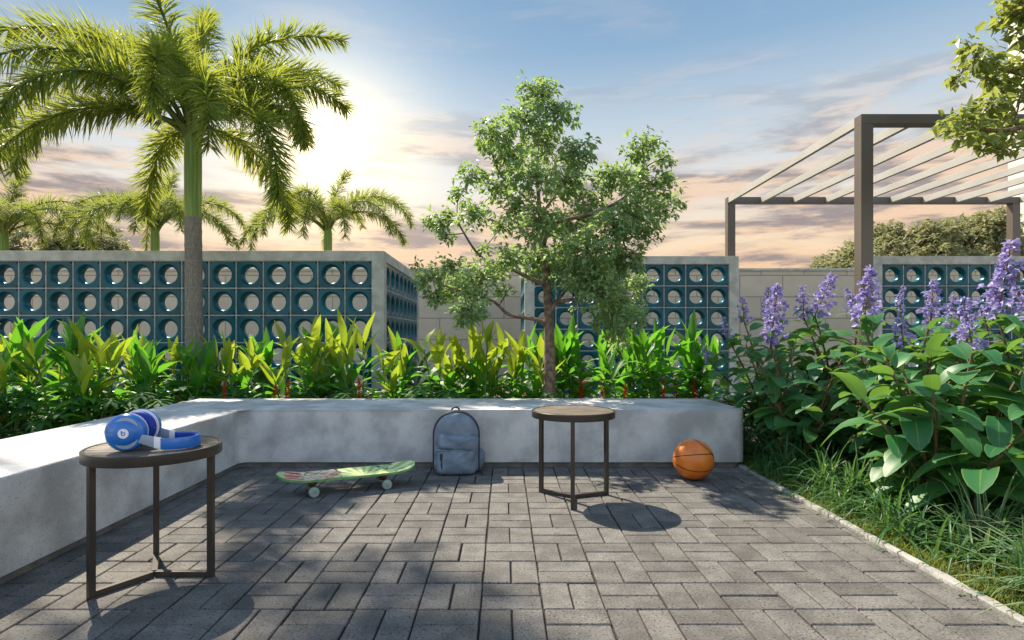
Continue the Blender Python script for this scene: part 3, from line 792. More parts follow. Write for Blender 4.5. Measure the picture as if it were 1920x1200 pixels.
def gingers():
    gold = [ginger_proto(100 + i, True, 1.0) for i in range(5)]
    green = [ginger_proto(200 + i, False, 1.0) for i in range(4)]
    for q in green:
        for c in q.children:
            pass
    used = set()
    r = np.random.default_rng(77)
    # (px, depth, golden?, red flower?)
    row = [(-40, 5.6, 1, 0), (22, 5.35, 1, 1), (72, 5.75, 0, 0), (118, 5.3, 1, 0), (172, 5.7, 1, 0), (222, 5.3, 1, 1), (262, 5.8, 0, 0), (302, 5.35, 1, 1), (352, 5.3, 0, 1),
           (408, 5.6, 1, 0), (452, 5.25, 1, 1), (500, 5.75, 0, 0), (545, 5.25, 1, 1), (592, 5.6, 1, 0), (640, 5.8, 0, 0), (682, 5.25, 1, 1), (735, 5.4, 1, 0), (775, 5.8, 0, 1), (822, 5.3, 1, 0), (868, 5.6, 1, 0),
           (902, 5.25, 1, 0), (942, 5.5, 1, 1), (982, 5.25, 1, 0), (1068, 5.9, 0, 0), (1100, 5.6, 2, 1), (1142, 6.1, 0, 0), (1172, 5.7, 2, 1), (1208, 6.1, 0, 0), (1240, 5.7, 2, 1), (1285, 6.0, 0, 1), (1322, 5.7, 2, 0), (1010, 5.9, 2, 0), (30, 4.75, 1, 0), (112, 4.8, 2, 0), (185, 4.65, 1, 0), (258, 4.95, 2, 0), (-30, 4.6, 2, 0)]
    place = ['at the far left edge, cut by the photo frame', 'nearest the left edge, with a red spike low down', 'second green clump from the left in the row', 'golden clump left of the headphones, near the left edge',
             'golden clump above the left end of the headphones table', 'golden clump with red spike behind the blue headphones', 'green clump just left of the tall palm trunk', 'golden clump touching the left side of the tall palm trunk', 'green clump in front of the tall palm trunk',
             'golden clump first to the right of the tall palm trunk', 'second golden clump right of the tall palm trunk', 'green clump above the skateboard tail, farther back', 'golden clump behind the middle of the skateboard', 'golden clump below the palm in the sun glow', 'green clump left of the left screen corner', 'golden clump in front of the left screen corner post', 'golden clump in front of the left screen wing', 'green clump in the shade of the wing end', 'golden clump left of the backpack', 'golden clump behind the backpack',
             'golden clump just right of the backpack', 'golden clump under the lowest left branch of the tree', 'golden clump first to the left of the tree trunk', 'green clump first to the right of the tree trunk', 'green clump behind the round table without headphones', 'green clump farther back, right of the round table', 'green clump with red spike below the hanging crown', 'green clump right below the lowest crown tip', 'green clump with red spike right of the crown', 'green clump near the right bench end', 'last green clump beside the flowering shrubs', 'green clump hidden behind the tree trunk', 'golden clump close to the bench arm, near the left edge', 'green clump close to the bench arm, between two golden ones', 'golden clump close to the bench arm, left of the headphones', 'green clump close to the bench arm, behind the headphones', 'green clump close to the bench arm, cut by the left edge']
    for k, ((px, d, gold_, fl), pl) in enumerate(zip(row, place)):
        src = (gold if gold_ == 1 else green)[k % (5 if gold_ == 1 else 4)]
        if src.name not in used: o = src; used.add(src.name)
        else: o = copy_thing(src)
        b = P(px, 600, d); sc = r.uniform(.86, 1.12) * (1.06 if d > 5.55 else 1.0)
        o.location = (b[0], b[1], 0); o.rotation_euler = (R(r.normal(0, 3.5)), R(r.normal(0, 3.5)), r.uniform(0, 6.28)); o.scale = (sc, sc, sc)
        o['label'] = 'ginger plant, ' + pl
        if fl:
            g = G(); s = k; a = r.uniform(-.06, .06)
            zb = P(px, 770 if px < 420 else 752, d)[2] / sc
            spike_geo(g, (0, 0, zb), (.01, .0, zb + .21), s, .036)
            f = g.build('red_flower', 'red', o, smooth=None)
            # place on the viewer's side of the clump
            v = Matrix.Rotation(-o.rotation_euler[2], 4, 'Z') @ Vector((a, -.24, 0)); f.location = v
gingers()

# ------------------------------------------------------------------ lobed understory plants
def lobed_proto(seed):
    r = np.random.default_rng(seed)
    t = thing('lobed_leaf_plant', 'x', 'plant', (0, 0, 0), group='dark lobed plants under the gingers')
    gs, gf = G(), G()
    for k in range(15):
        az = k * 2.4 + r.normal(0, .3); h = r.uniform(.12, .42); rad = r.uniform(.10, .34)
        tip = np.array((math.cos(az) * rad, math.sin(az) * rad, h)); q = np.linspace(0, 1, 6)[:, None]
        gs.tube(np.array((0, 0, -.02)) * (1 - q) + tip * q + np.array((0, 0, .06)) * np.sin(q * math.pi), np.linspace(.006, .003, 6), 5)
        out = np.array((math.cos(az), math.sin(az), -.25)); side = np.array((-math.sin(az), math.cos(az), 0))
        for j in range(7):
            b = R(-108 + 36 * j); D = out * math.cos(b) + side * math.sin(b)
            leaves(gf, tip, D, r.uniform(.13, .17) * (1 - .25 * abs(j - 3) / 3), .05, .35, .15, 4, 'lance')
    gs.build('stems', 'greenstem', t, smooth=70); gf.build('foliage', 'under', t, smooth=180)
    return t
def understory():
    pr = [lobed_proto(300 + i) for i in range(4)]
    r = np.random.default_rng(78)
    spots = [(20, 4.6), (95, 4.75), (175, 4.65), (245, 4.85), (310, 4.8), (-60, 4.7), (60, 5.2), (150, 5.2), (230, 5.3), (395, 4.95), (470, 5.0), (560, 5.0), (640, 4.95), (720, 5.0), (800, 5.0), (880, 4.95), (960, 5.0), (340, 5.5), (520, 5.5), (690, 5.5), (840, 5.6)]
    words = ['near the left edge above the bench arm', 'left of the headphones and close to the bench', 'just left of the blue headphones', 'right behind the blue headphones', 'in front of the tall palm trunk, close to the bench', 'cut by the left frame edge', 'second row, far left', 'second row, left of the headphones', 'second row, behind the headphones', 'first along the back bench, right of the inner corner', 'behind the skateboard nose', 'behind the middle of the skateboard', 'behind the skateboard tail', 'in front of the screen wing', 'left of the backpack', 'directly behind the backpack', 'right of the backpack, left of the tree', 'beside the tall palm trunk base', 'deep in the row under the glow palm', 'deep in the row by the screen corner', 'deep in the row under the left tree branch']
    for k, ((px, d), w) in enumerate(zip(spots, words)):
        o = pr[k] if k < 4 else copy_thing(pr[k % 4])
        b = P(px, 600, d); o.location = (b[0], b[1], 0); o.rotation_euler = (0, 0, r.uniform(0, 6.28)); s = r.uniform(.85, 1.15); o.scale = (s, s, s)
        o['label'] = 'dark lobed-leaf plant ' + w
understory()

# ================================================================== FLOWERING SHRUBS ON THE RIGHT
def flower_spike(parent, base, top, seed, rad):
    r = np.random.default_rng(seed); base, top = np.asarray(base, float), np.asarray(top, float); ln = np.linalg.norm(top - base)
    g = G(); n = int(80 * ln / .3)
    q = ((np.arange(n) + r.random(n)) / n) ** .9; ax = unit((top - base)[None])[0]
    a = r.uniform(0, 2 * math.pi, n); s1 = unit(np.cross(ax, (0, 1, .2))); s2 = np.cross(ax, s1)
    env = rad * np.clip(1.05 - q ** 2.6, .25, 1) * np.minimum(1, .6 + q * 2.2) * (.8 + .25 * np.sin(q * 23 + a * 2))
    rr = env * r.uniform(.22, 1.0, n)
    out = np.cos(a)[:, None] * s1 + np.sin(a)[:, None] * s2
    C = base + (top - base) * q[:, None] + out * rr[:, None]
    sz = rad * (.46 - .20 * q)
    for k in range(3):
        D = out + rand_dirs(n, r) * .9
        leaves(g, C, D, sz * r.uniform(.7, 1.15, n), sz * r.uniform(.75, 1.1, n), r.uniform(-.2, .5, n), .45, 3, 'drop', roll=r.normal(0, .9, n))
    f = g.build('flower_spike', 'petal', parent, smooth=180)
    gs = G(); gs.tube(np.array([base - (top - base) * .1, (base + top) / 2, top]), np.array((.005, .0035, .0015)), 5)
    for j in range(0, n, 3):
        gs.tube(np.array([base + (top - base) * max(0, q[j] - .05), C[j]]), np.array((.0016, .001)), 3, cap=False)
    gs.build('flower_stalk', 'twig', f, smooth=None)

def shrub(label, px, d, spikes, seed, leafL=.25, nst=7, h=.85, spread=.42):
    r = np.random.default_rng(seed); B = P(px, 600, d); B[2] = 0
    t = thing('flowering_shrub', label, 'shrub', B, group='purple flowering shrubs')
    gs, gf = G(), G()
    stems = []
    for (sx, sy, ln, sd) in spikes:
        c = P(sx, sy, sd); half = ln * .94 * sd / F_PX / 2
        ax = unit(np.array((r.normal(0, .22), r.normal(0, .15), 1.0))[None])[0]
        b_, t_ = c - ax * half, c + ax * half
        stems.append((b_ - B, True)); flower_spike(t, b_ - B, t_ - B, seed * 10 + len(stems), min(half * .56, .092))
    for k in range(nst):
        a = 2 * math.pi * (k + r.random()) / nst; q = spread * r.uniform(.45, 1.05)
        stems.append((np.array((math.cos(a) * q, math.sin(a) * q, h * r.uniform(.40, 1.0))), False))
    for tip, fl in stems:
        b = np.array((r.normal(0, .04), r.normal(0, .04), -.02)); q = np.linspace(0, 1, 12)[:, None]
        mid = np.array((tip[0] * .45, tip[1] * .45, tip[2] * .62))
        pts = b * (1 - q) ** 2 + 2 * mid * q * (1 - q) + tip * q ** 2
        gs.tube(pts, np.linspace(.010, .005, 12), 6)
        nl = int(9 + 9 * np.linalg.norm(tip)); smax = .93 if fl else 1.0
        for j in range(nl):
            s = .22 + (smax - .22) * j / (nl - 1); i = min(int(s * 11), 10); w = s * 11 - i; p = pts[i] * (1 - w) + pts[i + 1] * w
            az = j * 2.4 + r.normal(0, .3); el = R(r.uniform(5, 45) + 25 * (s > .85))
            D = np.array((math.cos(az) * math.cos(el), math.sin(az) * math.cos(el), math.sin(el)))
            D = unit((D + .35 * np.array((tip[0], tip[1], 0)))[None])[0]
            pet = .035; p2 = p + D * pet
            gs.tube(np.array([p, p2]), np.array((.003, .0025)), 4, cap=False)
            L = leafL * r.uniform(.72, 1.12) * (.8 if s > .9 else 1)
            leaves(gf, p2, D, L, L * r.uniform(.36, .44), r.uniform(.55, 1.15), .16, 7, 'oval', roll=r.normal(0, .28), five=True, wave=.05)
    gs.build('stems', 'twig', t, smooth=70); gf.build('foliage', 'shrubleaf', t, smooth=180)

shrub('purple-flowered shrub with the largest leaves, nearest the paving edge', 1775, 2.75, [(1815, 606, 105, 2.7)], 401, .27, 9, .80, .42)
shrub('purple-flowered shrub carrying the tallest spike at the right edge', 1935, 2.95, [(1884, 522, 150, 2.9), (1925, 575, 90, 2.75)], 402, .27, 9, .90, .45)
shrub('purple-flowered shrub in front of the second screen from the right', 1690, 3.45, [(1748, 560, 80, 3.35), (1692, 625, 80, 3.3), (1626, 556, 120, 3.45)], 403, .25, 9, .88, .42)
shrub('purple-flowered shrub leaning over the right bench end', 1500, 3.85, [(1452, 590, 120, 3.8), (1440, 566, 60, 4.0)], 404, .22, 11, .84, .44)
shrub('purple-flowered shrub just behind the right bench end', 1455, 4.5, [(1393, 580, 55, 4.6), (1360, 615, 45, 4.45), (1326, 662, 42, 4.4)], 405, .22, 9, .86, .42)
shrub('purple-flowered shrub below the open gap of block wall', 1590, 4.35, [(1545, 553, 90, 4.3), (1506, 566, 65, 4.4), (1598, 566, 60, 4.3)], 406, .24, 9, .90, .42)
shrub('purple-flowered shrub at the back, in front of the right screen', 1790, 3.85, [(1785, 585, 65, 3.8), (1745, 600, 50, 3.7), (1690, 560, 50, 4.0)], 407, .25, 9, .92, .45)
shrub('purple-flowered shrub behind the tallest spike at the right edge', 1905, 3.6, [(1850, 570, 60, 3.6)], 408, .26, 9, .95, .45)

# ================================================================== GRASSES
def tuft(g, x, y, n, L, W, r, droop=(.5, 1.1), spread=.03):
    az = r.uniform(0, 2 * math.pi, n); el = np.radians(r.uniform(30, 84, n))
    D = np.stack((np.cos(az) * np.cos(el), np.sin(az) * np.cos(el), np.sin(el)), 1)
    B = np.stack((x + r.normal(0, spread, n), y + r.normal(0, spread, n), np.full(n, -.01)), 1)
    leaves(g, B, D, L * r.uniform(.6, 1.15, n), W * r.uniform(.8, 1.2, n), r.uniform(droop[0], droop[1], n), .35, 5, 'strap')

def grasses():
    r = np.random.default_rng(90); g = G()
    for _ in range(230):
        y = r.uniform(1.2, 4.6); x = 1.70 + r.random() ** 1.3 * 1.9
        if y > 3.7 and x < 1.75: x += .1
        tuft(g, x, y, 30, r.uniform(.20, .36), .0145, r)
    for _ in range(46):
        tuft(g, r.uniform(1.72, 2.5), r.uniform(2.3, 3.9), 30, r.uniform(.30, .42), .0145, r, (.5, 1.0))
    for _ in range(26):
        y = r.uniform(2.6, 3.9); tuft(g, 1.66 + r.uniform(0, .12), y, 30, .17, .009, r)
    tag(g.build('strap_grass', 'liriope', smooth=None), 'dark green strap-leaved grass filling the bed under the flowering shrubs', 'ground cover', kind='stuff')
    g = G(); n = 26000
    x = 1.592 + r.random(n) ** 1.5 * 1.3; y = r.uniform(.9, 4.2, n)
    az = r.uniform(0, 2 * math.pi, n); el = np.radians(r.uniform(25, 80, n))
    D = np.stack((np.cos(az) * np.cos(el), np.sin(az) * np.cos(el), np.sin(el)), 1)
    D[:, 0] = np.where((x < 1.66) & (D[:, 0] < 0) & (r.random(n) < .7), -D[:, 0], D[:, 0])
    leaves(g, np.stack((x, y, np.full(n, -.012)), 1), D, r.uniform(.04, .095, n), .0042, r.uniform(.2, .9, n), .3, 2, 'strap')
    tag(g.build('lawn_grass', 'lawn', smooth=None), 'short bright green grass along the kerb of the patio', 'grass', kind='stuff')
    g = G()
    for _ in range(120):
        tuft(g, r.uniform(-7, 3.2), r.uniform(4.8, 8.0), 30, r.uniform(.12, .25), .008, r)
    for _ in range(60): tuft(g, r.uniform(-4.5, -2.5), r.uniform(1.5, 4.7), 30, r.uniform(.12, .25), .008, r)
    tag(g.build('bed_grass', 'liriope', smooth=None), 'low dark green grass growing between the ginger plants', 'ground cover', kind='stuff')
    spots = [(1.80, 1.70), (1.98, 1.86), (2.02, 2.12), (1.83, 1.96), (2.22, 2.30), (1.95, 2.40)]
    words = ['nearest the camera, spilling over the kerb', 'second from the front at the right edge', 'behind the two front tufts at the right edge', 'close to the kerb, with blades over the lawn', 'farthest right, under the largest shrub leaves', 'at the back, closest to the shrub stems']
    for k, ((x, y), w) in enumerate(zip(spots, words)):
        g = G(); tuft(g, 0, 0, 60, .37, .014, r, (.35, 1.0))
        o = g.build('variegated_grass', 'variegated', smooth=None); o.location = (x, y, 0)
        tag(o, 'white-edged variegated grass tuft ' + w, 'grass tuft', 'white-edged grass tufts')
grasses()

# ================================================================== SIDE TABLES
def side_table(label, loc, leg0, slat_rot):
    """round slatted top on three square legs joined by a three-armed base"""
    t = thing('side_table', label, 'table', loc, group='round slatted side tables')
    top, rr, rim = .475, .222, .036
    g = G(); g.lathe([(rr - .012, top - rim), (rr - .001, top - rim), (rr, top - rim + .002), (rr, top - .002), (rr - .002, top), (rr - .011, top), (rr - .012, top - .002)], 96)
    # open ring: drop the caps and close it on itself
    n = 96; k = 7; g.F[-1] = [f for f in g.F[-1] if len(f) == 4] + [((k - 1) * n + j, (k - 1) * n + (j + 1) % n, (j + 1) % n, j) for j in range(n)]
    g.build('rim', 'bronze', t, smooth=40)
    Rm = Matrix.Rotation(slat_rot, 4, 'Z'); R3 = np.array(Rm.to_3x3())
    m = 9; pitch = (2 * (rr - .0125)) / m; gap = .0062
    for i in range(m):
        y0, y1 = -(rr - .0125) + i * pitch + gap / 2, -(rr - .0125) + (i + 1) * pitch - gap / 2
        ys = np.linspace(y0, y1, 7); hw = np.sqrt(np.maximum((rr - .0125) ** 2 - ys ** 2, 1e-5))
        poly = np.array([(h, y) for h, y in zip(hw, ys)] + [(-h, y) for h, y in zip(hw[::-1], ys[::-1])])
        c = len(poly); V = np.concatenate([np.c_[poly, np.full(c, z)] for z in (top - .016, top - .0015)]) @ R3.T
        F = [tuple(range(c))[::-1], tuple(range(c, 2 * c))] + [(j, (j + 1) % c, c + (j + 1) % c, c + j) for j in range(c)]
        G().add(V, F).build('slat', 'slat', t, smooth=20, bevel=.001)
    G().lathe([(.0, top - .026), (rr - .0125, top - .026), (rr - .0125, top - .0175), (.0, top - .0175)], 64).build('shadow_disc', 'bronze', t, smooth=30)  # disc added under the slats to close the table's shadow and darken gaps
    s = .021
    for j in range(3):
        a = leg0 + j * 2 * math.pi / 3; Rz = Matrix.Rotation(a, 4, 'Z'); q = rr - .016
        u = np.array((math.cos(a), math.sin(a), 0))
        G().box(u * q + np.array((0, 0, (top - rim - .001) / 2)), (s, s, top - rim - .001), Rz).build('leg', 'bronze', t, bevel=.0015)
        st, en = s * .30, q - s / 2
        G().box(u * (st + en) / 2 + np.array((0, 0, s / 2)), (en - st, s * .98, s), Rz).build('base_bar', 'bronze', t, bevel=.0015)
    return t
side_table('round slatted side table carrying the blue headphones', (-1.266, 2.135, 0), math.atan2(1.96 - 2.135, -1.371 + 1.266), R(8))
side_table('round slatted side table standing empty between the backpack and the basketball', (.371, 3.155, 0), math.atan2(2.957 - 3.155, .345 - .371), R(-50))

# ================================================================== HEADPHONES
def cmat(name, col, rough=.3, coat=.3, metallic=0.0):
    return surf(name, tuple(.92 * c for c in col), col, 12, rough, .03, 300, coat=coat, metallic=metallic)
M['hpblue'] = cmat('headphone_blue', (.010, .15, .52), .28, .4)
M['hppad'] = cmat('headphone_pad', (.004, .035, .33), .6, 0)
M['hpgrey'] = cmat('headphone_grey', (.30, .36, .46), .35, .2)

def headphones():
    c = np.array((-1.222, 2.098, .475))
    a = math.atan2(.10, .19)                     # the loop of the band points this way
    t = thing('headphones', 'blue over-ear headphones lying on the slatted table top', 'headphones', c, a - .28)
    half, cx = .062, -.085                       # cups at (cx, -+half)
    zc = .0655
    for sgn in (-1, 1):
        # ear cup: lathe about the local y axis
        prof = [(.0, .034), (.030, .034), (.034, .032), (.038, .028), (.058, .022), (.0635, .014), (.0645, .006), (.0645, -.002), (.0600, -.006)]
        g = G(); g.lathe([(r_, sgn * h) for r_, h in prof], 40, 'Y')
        cup = g.build('ear_cup', 'hpblue', t, smooth=35, fix=True); cup.location = (cx, sgn * half, zc); cup.rotation_euler = (0, 0, sgn * -.05)
        g = G(); g.lathe([(.0605, sgn * -.0061), (.0640, sgn * -.0075), (.0640, sgn * -.0105), (.0605, sgn * -.012)], 40, 'Y'); g.build('trim_ring', 'white', cup, smooth=35, fix=True)
        g = G()
        th = np.arange(41) * 2 * math.pi / 40; g.tube(np.stack((.043 * np.cos(th), np.full(41, -sgn * .024), .043 * np.sin(th)), 1), .0175, 12, cap=False)
        g.lathe([(.028, -sgn * .0122), (.045, -sgn * .0125), (.045, -sgn * .018), (.02, -sgn * .018)], 40, 'Y')
        g.build('ear_pad', 'hppad', cup, smooth=60, fix=True)
        # crescent cut-outs in pale grey beside the yoke
        for m0, m1 in ((R(28), R(125)), (R(-125), R(-28))):
            g = G()
            q = np.linspace(m0, m1, 14); w = .0068 * np.sin((q - m0) / (m1 - m0) * math.pi) + .0004
            V = np.concatenate([np.stack(((.047 + s_ * w) * np.cos(q), np.full(14, sgn * (.0262 - s_ * .12 * w)), (.047 + s_ * w) * np.sin(q)), 1) for s_ in (-1, 1)])
            g.add(V, [(j, j + 1, 14 + j + 1, 14 + j) for j in range(13)])
            g.build('cup_inlay', 'hpgrey', cup, smooth=60)
        # round white emblem with a ring-shaped letter b
        g = G(); g.lathe([(.0, sgn * .0341), (.0165, sgn * .0341), (.0165, sgn * .0348), (.0, sgn * .0348)], 32, 'Y'); em = g.build('emblem', 'white', cup, smooth=35, fix=True)
        g = G()
        th = np.linspace(0, 2 * math.pi, 25); g.tube(np.stack((.0052 * np.cos(th), np.full(25, sgn * .0350), .0052 * np.sin(th) - .0008), 1), .0014, 6, cap=False)
        q = np.linspace(0, 1, 9); g.tube(np.stack((-.0052 - .0005 * q, np.full(9, sgn * .0350), -.0008 + .0105 * q), 1), .0014, 6)
        g.build('emblem_letter', 'hpblue', em, smooth=60)
    # band: from the near cup round to the far cup, rectangular section standing on edge
    def band(name, mat, q0, q1, off0, off1, hw=.0185, n=40):
        th = np.linspace(q0, q1, n); V = []
        for q in th:
            # 0..1 near arm, 1..2 bend, 2..3 far arm
            if q < 1: p = np.array((cx + .0 + q * .125, -half - .022 + .012 * q, 0)); nr = np.array((.08, -1, 0))
            elif q < 2:
                b = -math.pi / 2 + (q - 1) * math.pi; ry = half + .010
                p = np.array((cx + .125 + .085 * math.cos(b), ry * math.sin(b), 0)); nr = np.array((math.cos(b) / .085, math.sin(b) / ry, 0))
            else: p = np.array((cx + .125 - (q - 2) * .125, half + .010 + .012 * (q - 2), 0)); nr = np.array((.08, 1, 0))
            nr = nr / np.linalg.norm(nr)
            arm = min(1, min(q, 3 - q)); h = hw * (.72 + .28 * min(1, arm * 1.4)); zz = .0215 + (zc - .0215) * (1 - min(1, arm)) ** 1.3
            for o_, z_ in ((off0, -h), (off0, -h * .8), (off0, h * .8), (off0, h), (off1, h), (off1, h * .8), (off1, -h * .8), (off1, -h)):
                edge = .0012 if abs(z_) == h else 0
                V.append(p + nr * (o_ + (edge if o_ == off0 else -edge)) + np.array((0, 0, zz + z_)))
        m = 8; F = [(i * m + j, i * m + (j + 1) % m, (i + 1) * m + (j + 1) % m, (i + 1) * m + j) for i in range(n - 1) for j in range(m)] + [tuple(range(m))[::-1], tuple((n - 1) * m + j for j in range(m))]
        return G().add(V, F).build(name, mat, t, smooth=40, fix=True)
    band('arm', 'hpgrey', .10, .88, -.004, .004); band('arm', 'hpgrey', 2.12, 2.9, -.004, .004)
    band('arm_stripe', 'white', .72, .88, -.0048, .0048, .0193, 8); band('arm_stripe', 'white', 2.12, 2.28, -.0048, .0048, .0193, 8)
    band('headband', 'hpblue', .88, 2.12, -.002, .0055, .0195); band('headband_pad', 'hppad', .9, 2.10, -.012, -.0022, .0175)
    for sgn in (-1, 1):
        g = G(); g.lathe([(.0, sgn * .0345), (.026, sgn * .0345), (.030, sgn * .0325), (.030, sgn * .028), (.0, sgn * .028)], 32, 'Y')
        y = g.build('yoke', 'hpblue', t, smooth=35, fix=True); y.location = (cx, sgn * half, zc); y.rotation_euler = (0, 0, sgn * -.05); y.scale = (1, .985, 1)
headphones()

# ================================================================== SKATEBOARD
def deck_graphic():
    m, t = new_mat('deck_graphic')
    out = t.n('ShaderNodeOutputMaterial'); b = t.n('ShaderNodeBsdfPrincipled'); t.l(b.outputs[0], out.inputs[0])
    V = t.n('ShaderNodeTexCoord').outputs['Object']; sp = t.n('ShaderNodeSeparateXYZ'); t.l(V, sp.inputs[0]); x, y = sp.outputs[0], sp.outputs[1]
    ang = t.math('ARCTAN2', t.math('ADD', y, .085), t.math('SUBTRACT', x, .075))
    ray = t.math('SINE', t.math('MULTIPLY', ang, 21.0))
    green = t.mix(t.fmap(ray, -.15, .15), (.30, .47, .14), (.66, .70, .34))
    wob = t.math('MULTIPLY', t.math('SUBTRACT', t.noise(V, 14, 2), .5), .10)
    wx = t.math('ADD', x, wob)
    n = t.noise(V, 17, 3, .5, .6); n2 = t.noise(V, 24, 2, .5, 1.0)
    peach = t.mix(t.fmap(n, .46, .52), (.74, .60, .40), (.66, .26, .15))
    peach = t.mix(t.fmap(n2, .60, .63), peach, (.70, .64, .45))
    # long red finger shapes near the nose
    fing = t.math('SINE', t.math('MULTIPLY', y, 105.0))
    rz = t.math('MULTIPLY', t.fmap(fing, .1, .3), t.math('MULTIPLY', t.fmap(wx, -.345, -.33), t.fmap(wx, -.245, -.265)))
    peach = t.mix(rz, peach, (.45, .018, .012))
    line = t.fmap(t.math('ABSOLUTE', t.math('SUBTRACT', t.noise(V, 9, 1, .4, .8), .5)), .018, .010)
    body = t.math('MULTIPLY', t.fmap(wx, -.26, -.25), t.fmap(wx, -.04, -.06))
    peach = t.mix(t.math('MULTIPLY', line, body), peach, (.02, .012, .01))
    col = t.mix(t.fmap(wx, -.052, -.06), green, peach)
    col = t.mix(t.math('MULTIPLY', t.fmap(t.math('ABSOLUTE', t.math('ADD', wx, .056)), .006, .004), .9), col, (.02, .03, .01))
    col = t.mix(t.fmap(x, -.335, -.35), col, (.45, .58, .22))
    patch = t.math('MULTIPLY', t.fmap(t.noise(V, 30, 1), .60, .64), t.math('MULTIPLY', t.fmap(x, .15, .17), t.fmap(x, .28, .26)))
    col = t.mix(patch, col, (.05, .08, .02))
    t.put(b.inputs['Base Color'], col); b.inputs['Roughness'].default_value = .42
    return m
M['deckart'] = deck_graphic()
M['deckedge'] = surf('deck_edge', (.10, .28, .07), (.16, .38, .10), 20, .5)
M['wheel'] = surf('wheel_urethane', (.24, .33, .26), (.32, .42, .34), 20, .45)
M['truck'] = surf('red_truck', (.10, .02, .015), (.20, .05, .03), 30, .45, metallic=.4)

def skateboard():
    A, B = np.array((-1.075, 3.235)), np.array((-.715, 3.40)); mid = (A + B) / 2; ang = math.atan2(B[1] - A[1], B[0] - A[0])
    t = thing('skateboard', 'skateboard with green sunburst and red and peach deck on the paving', 'skateboard', (mid[0] + .015, mid[1] + .02, .0), ang)
    Lh, Wh, th = .385, .10, .012
    def zc(x):
        k = max(0, abs(x) - .25); return .080 + (.15 * k + .10 * k * k / .135)
    xs = np.linspace(-Lh, Lh, 45)
    def hw(x):
        k = max(0, abs(x) - (Lh - Wh)); return max(.004, Wh * math.sqrt(max(0, 1 - (k / Wh) ** 2.3)))
    m = 9; top, bot = [], []
    for x in xs:
        for j in range(m):
            v = -1 + 2 * j / (m - 1); y = v * hw(x); cc = .007 * v * v * min(1, (Lh - abs(x)) / .1)
            zt = zc(x) + cc + 0.025 * y; top.append((x, y, zt + th)); bot.append((x, y, zt))
    nx = len(xs); idx = lambda i, j: i * m + j
    F = [(idx(i, j), idx(i + 1, j), idx(i + 1, j + 1), idx(i, j + 1)) for i in range(nx - 1) for j in range(m - 1)]
    G().add(top, F).build('deck_top', 'deckart', t, smooth=60)
    N = nx * m; loop = [idx(i, 0) for i in range(nx)] + [idx(nx - 1, j) for j in range(1, m)] + [idx(i, m - 1) for i in range(nx - 2, -1, -1)] + [idx(0, j) for j in range(m - 2, 0, -1)]
    V = np.array(top + bot); V[:N, 2] -= .0006
    Fe = [(loop[k], loop[(k + 1) % len(loop)], N + loop[(k + 1) % len(loop)], N + loop[k]) for k in range(len(loop))] + [tuple(N + q for q in f[::-1]) for f in F]
    G().add(V, Fe).build('deck', 'deckedge', t, smooth=50, fix=True)
    for s in (-1, 1):
        x = s * .198; g = G()
        g.box((x, 0, .083), (.085, .056, .008)); g.box((x, 0, .070), (.055, .045, .018)); g.box((x, 0, .052), (.03, .05, .022)); g.tube([(x, -.075, .040), (x, 0, .044), (x, .075, .040)], .010, 10); g.lathe([(.012, -.012), (.016, -.008), (.016, .008), (.012, .012)], 16, 'Z', (x - s * .012, 0, .060))
        tr = g.build('truck', 'truck', t, smooth=40, bevel=.0015)
        G().tube([(x, -.105, .0285), (x, .105, .0285)], .004, 10).build('axle', 'steel', tr)
        G().tube([(x - .0, -.07, .0285), (x, -.03, .040)], .009, 8).tube([(x, .07, .0285), (x, .03, .040)], .009, 8).build('hanger', 'truck', tr)
        for q in (-1, 1):
            y = q * .088
            w = G().lathe([(.012, -.017), (.022, -.017), (.0275, -.012), (.0285, -.006), (.0285, .006), (.0275, .012), (.022, .017), (.012, .017)], 32, 'Y', (x, y, .0285)).build('wheel', 'wheel', t, smooth=40, fix=True)
            G().lathe([(.0, -.0195), (.009, -.0195), (.011, -.0165), (.011, .0165), (.009, .0195), (.0, .0195)], 20, 'Y', (x, y, .0285)).build('bearing', 'steel', w, smooth=40, fix=True)
skateboard()

# ================================================================== BACKPACK
M['bagcloth'] = surf('backpack_cloth', (.130, .165, .205), (.185, .23, .28), 16, .62, .7, 26, (260, .25, (.08, .11, .16)))
M['bagpocket'] = surf('backpack_pocket_cloth', (.120, .165, .215), (.18, .235, .29), 13, .55, .8, 20)
M['bagtrim'] = surf('backpack_trim', (.020, .024, .032), (.034, .040, .05), 30, .6)

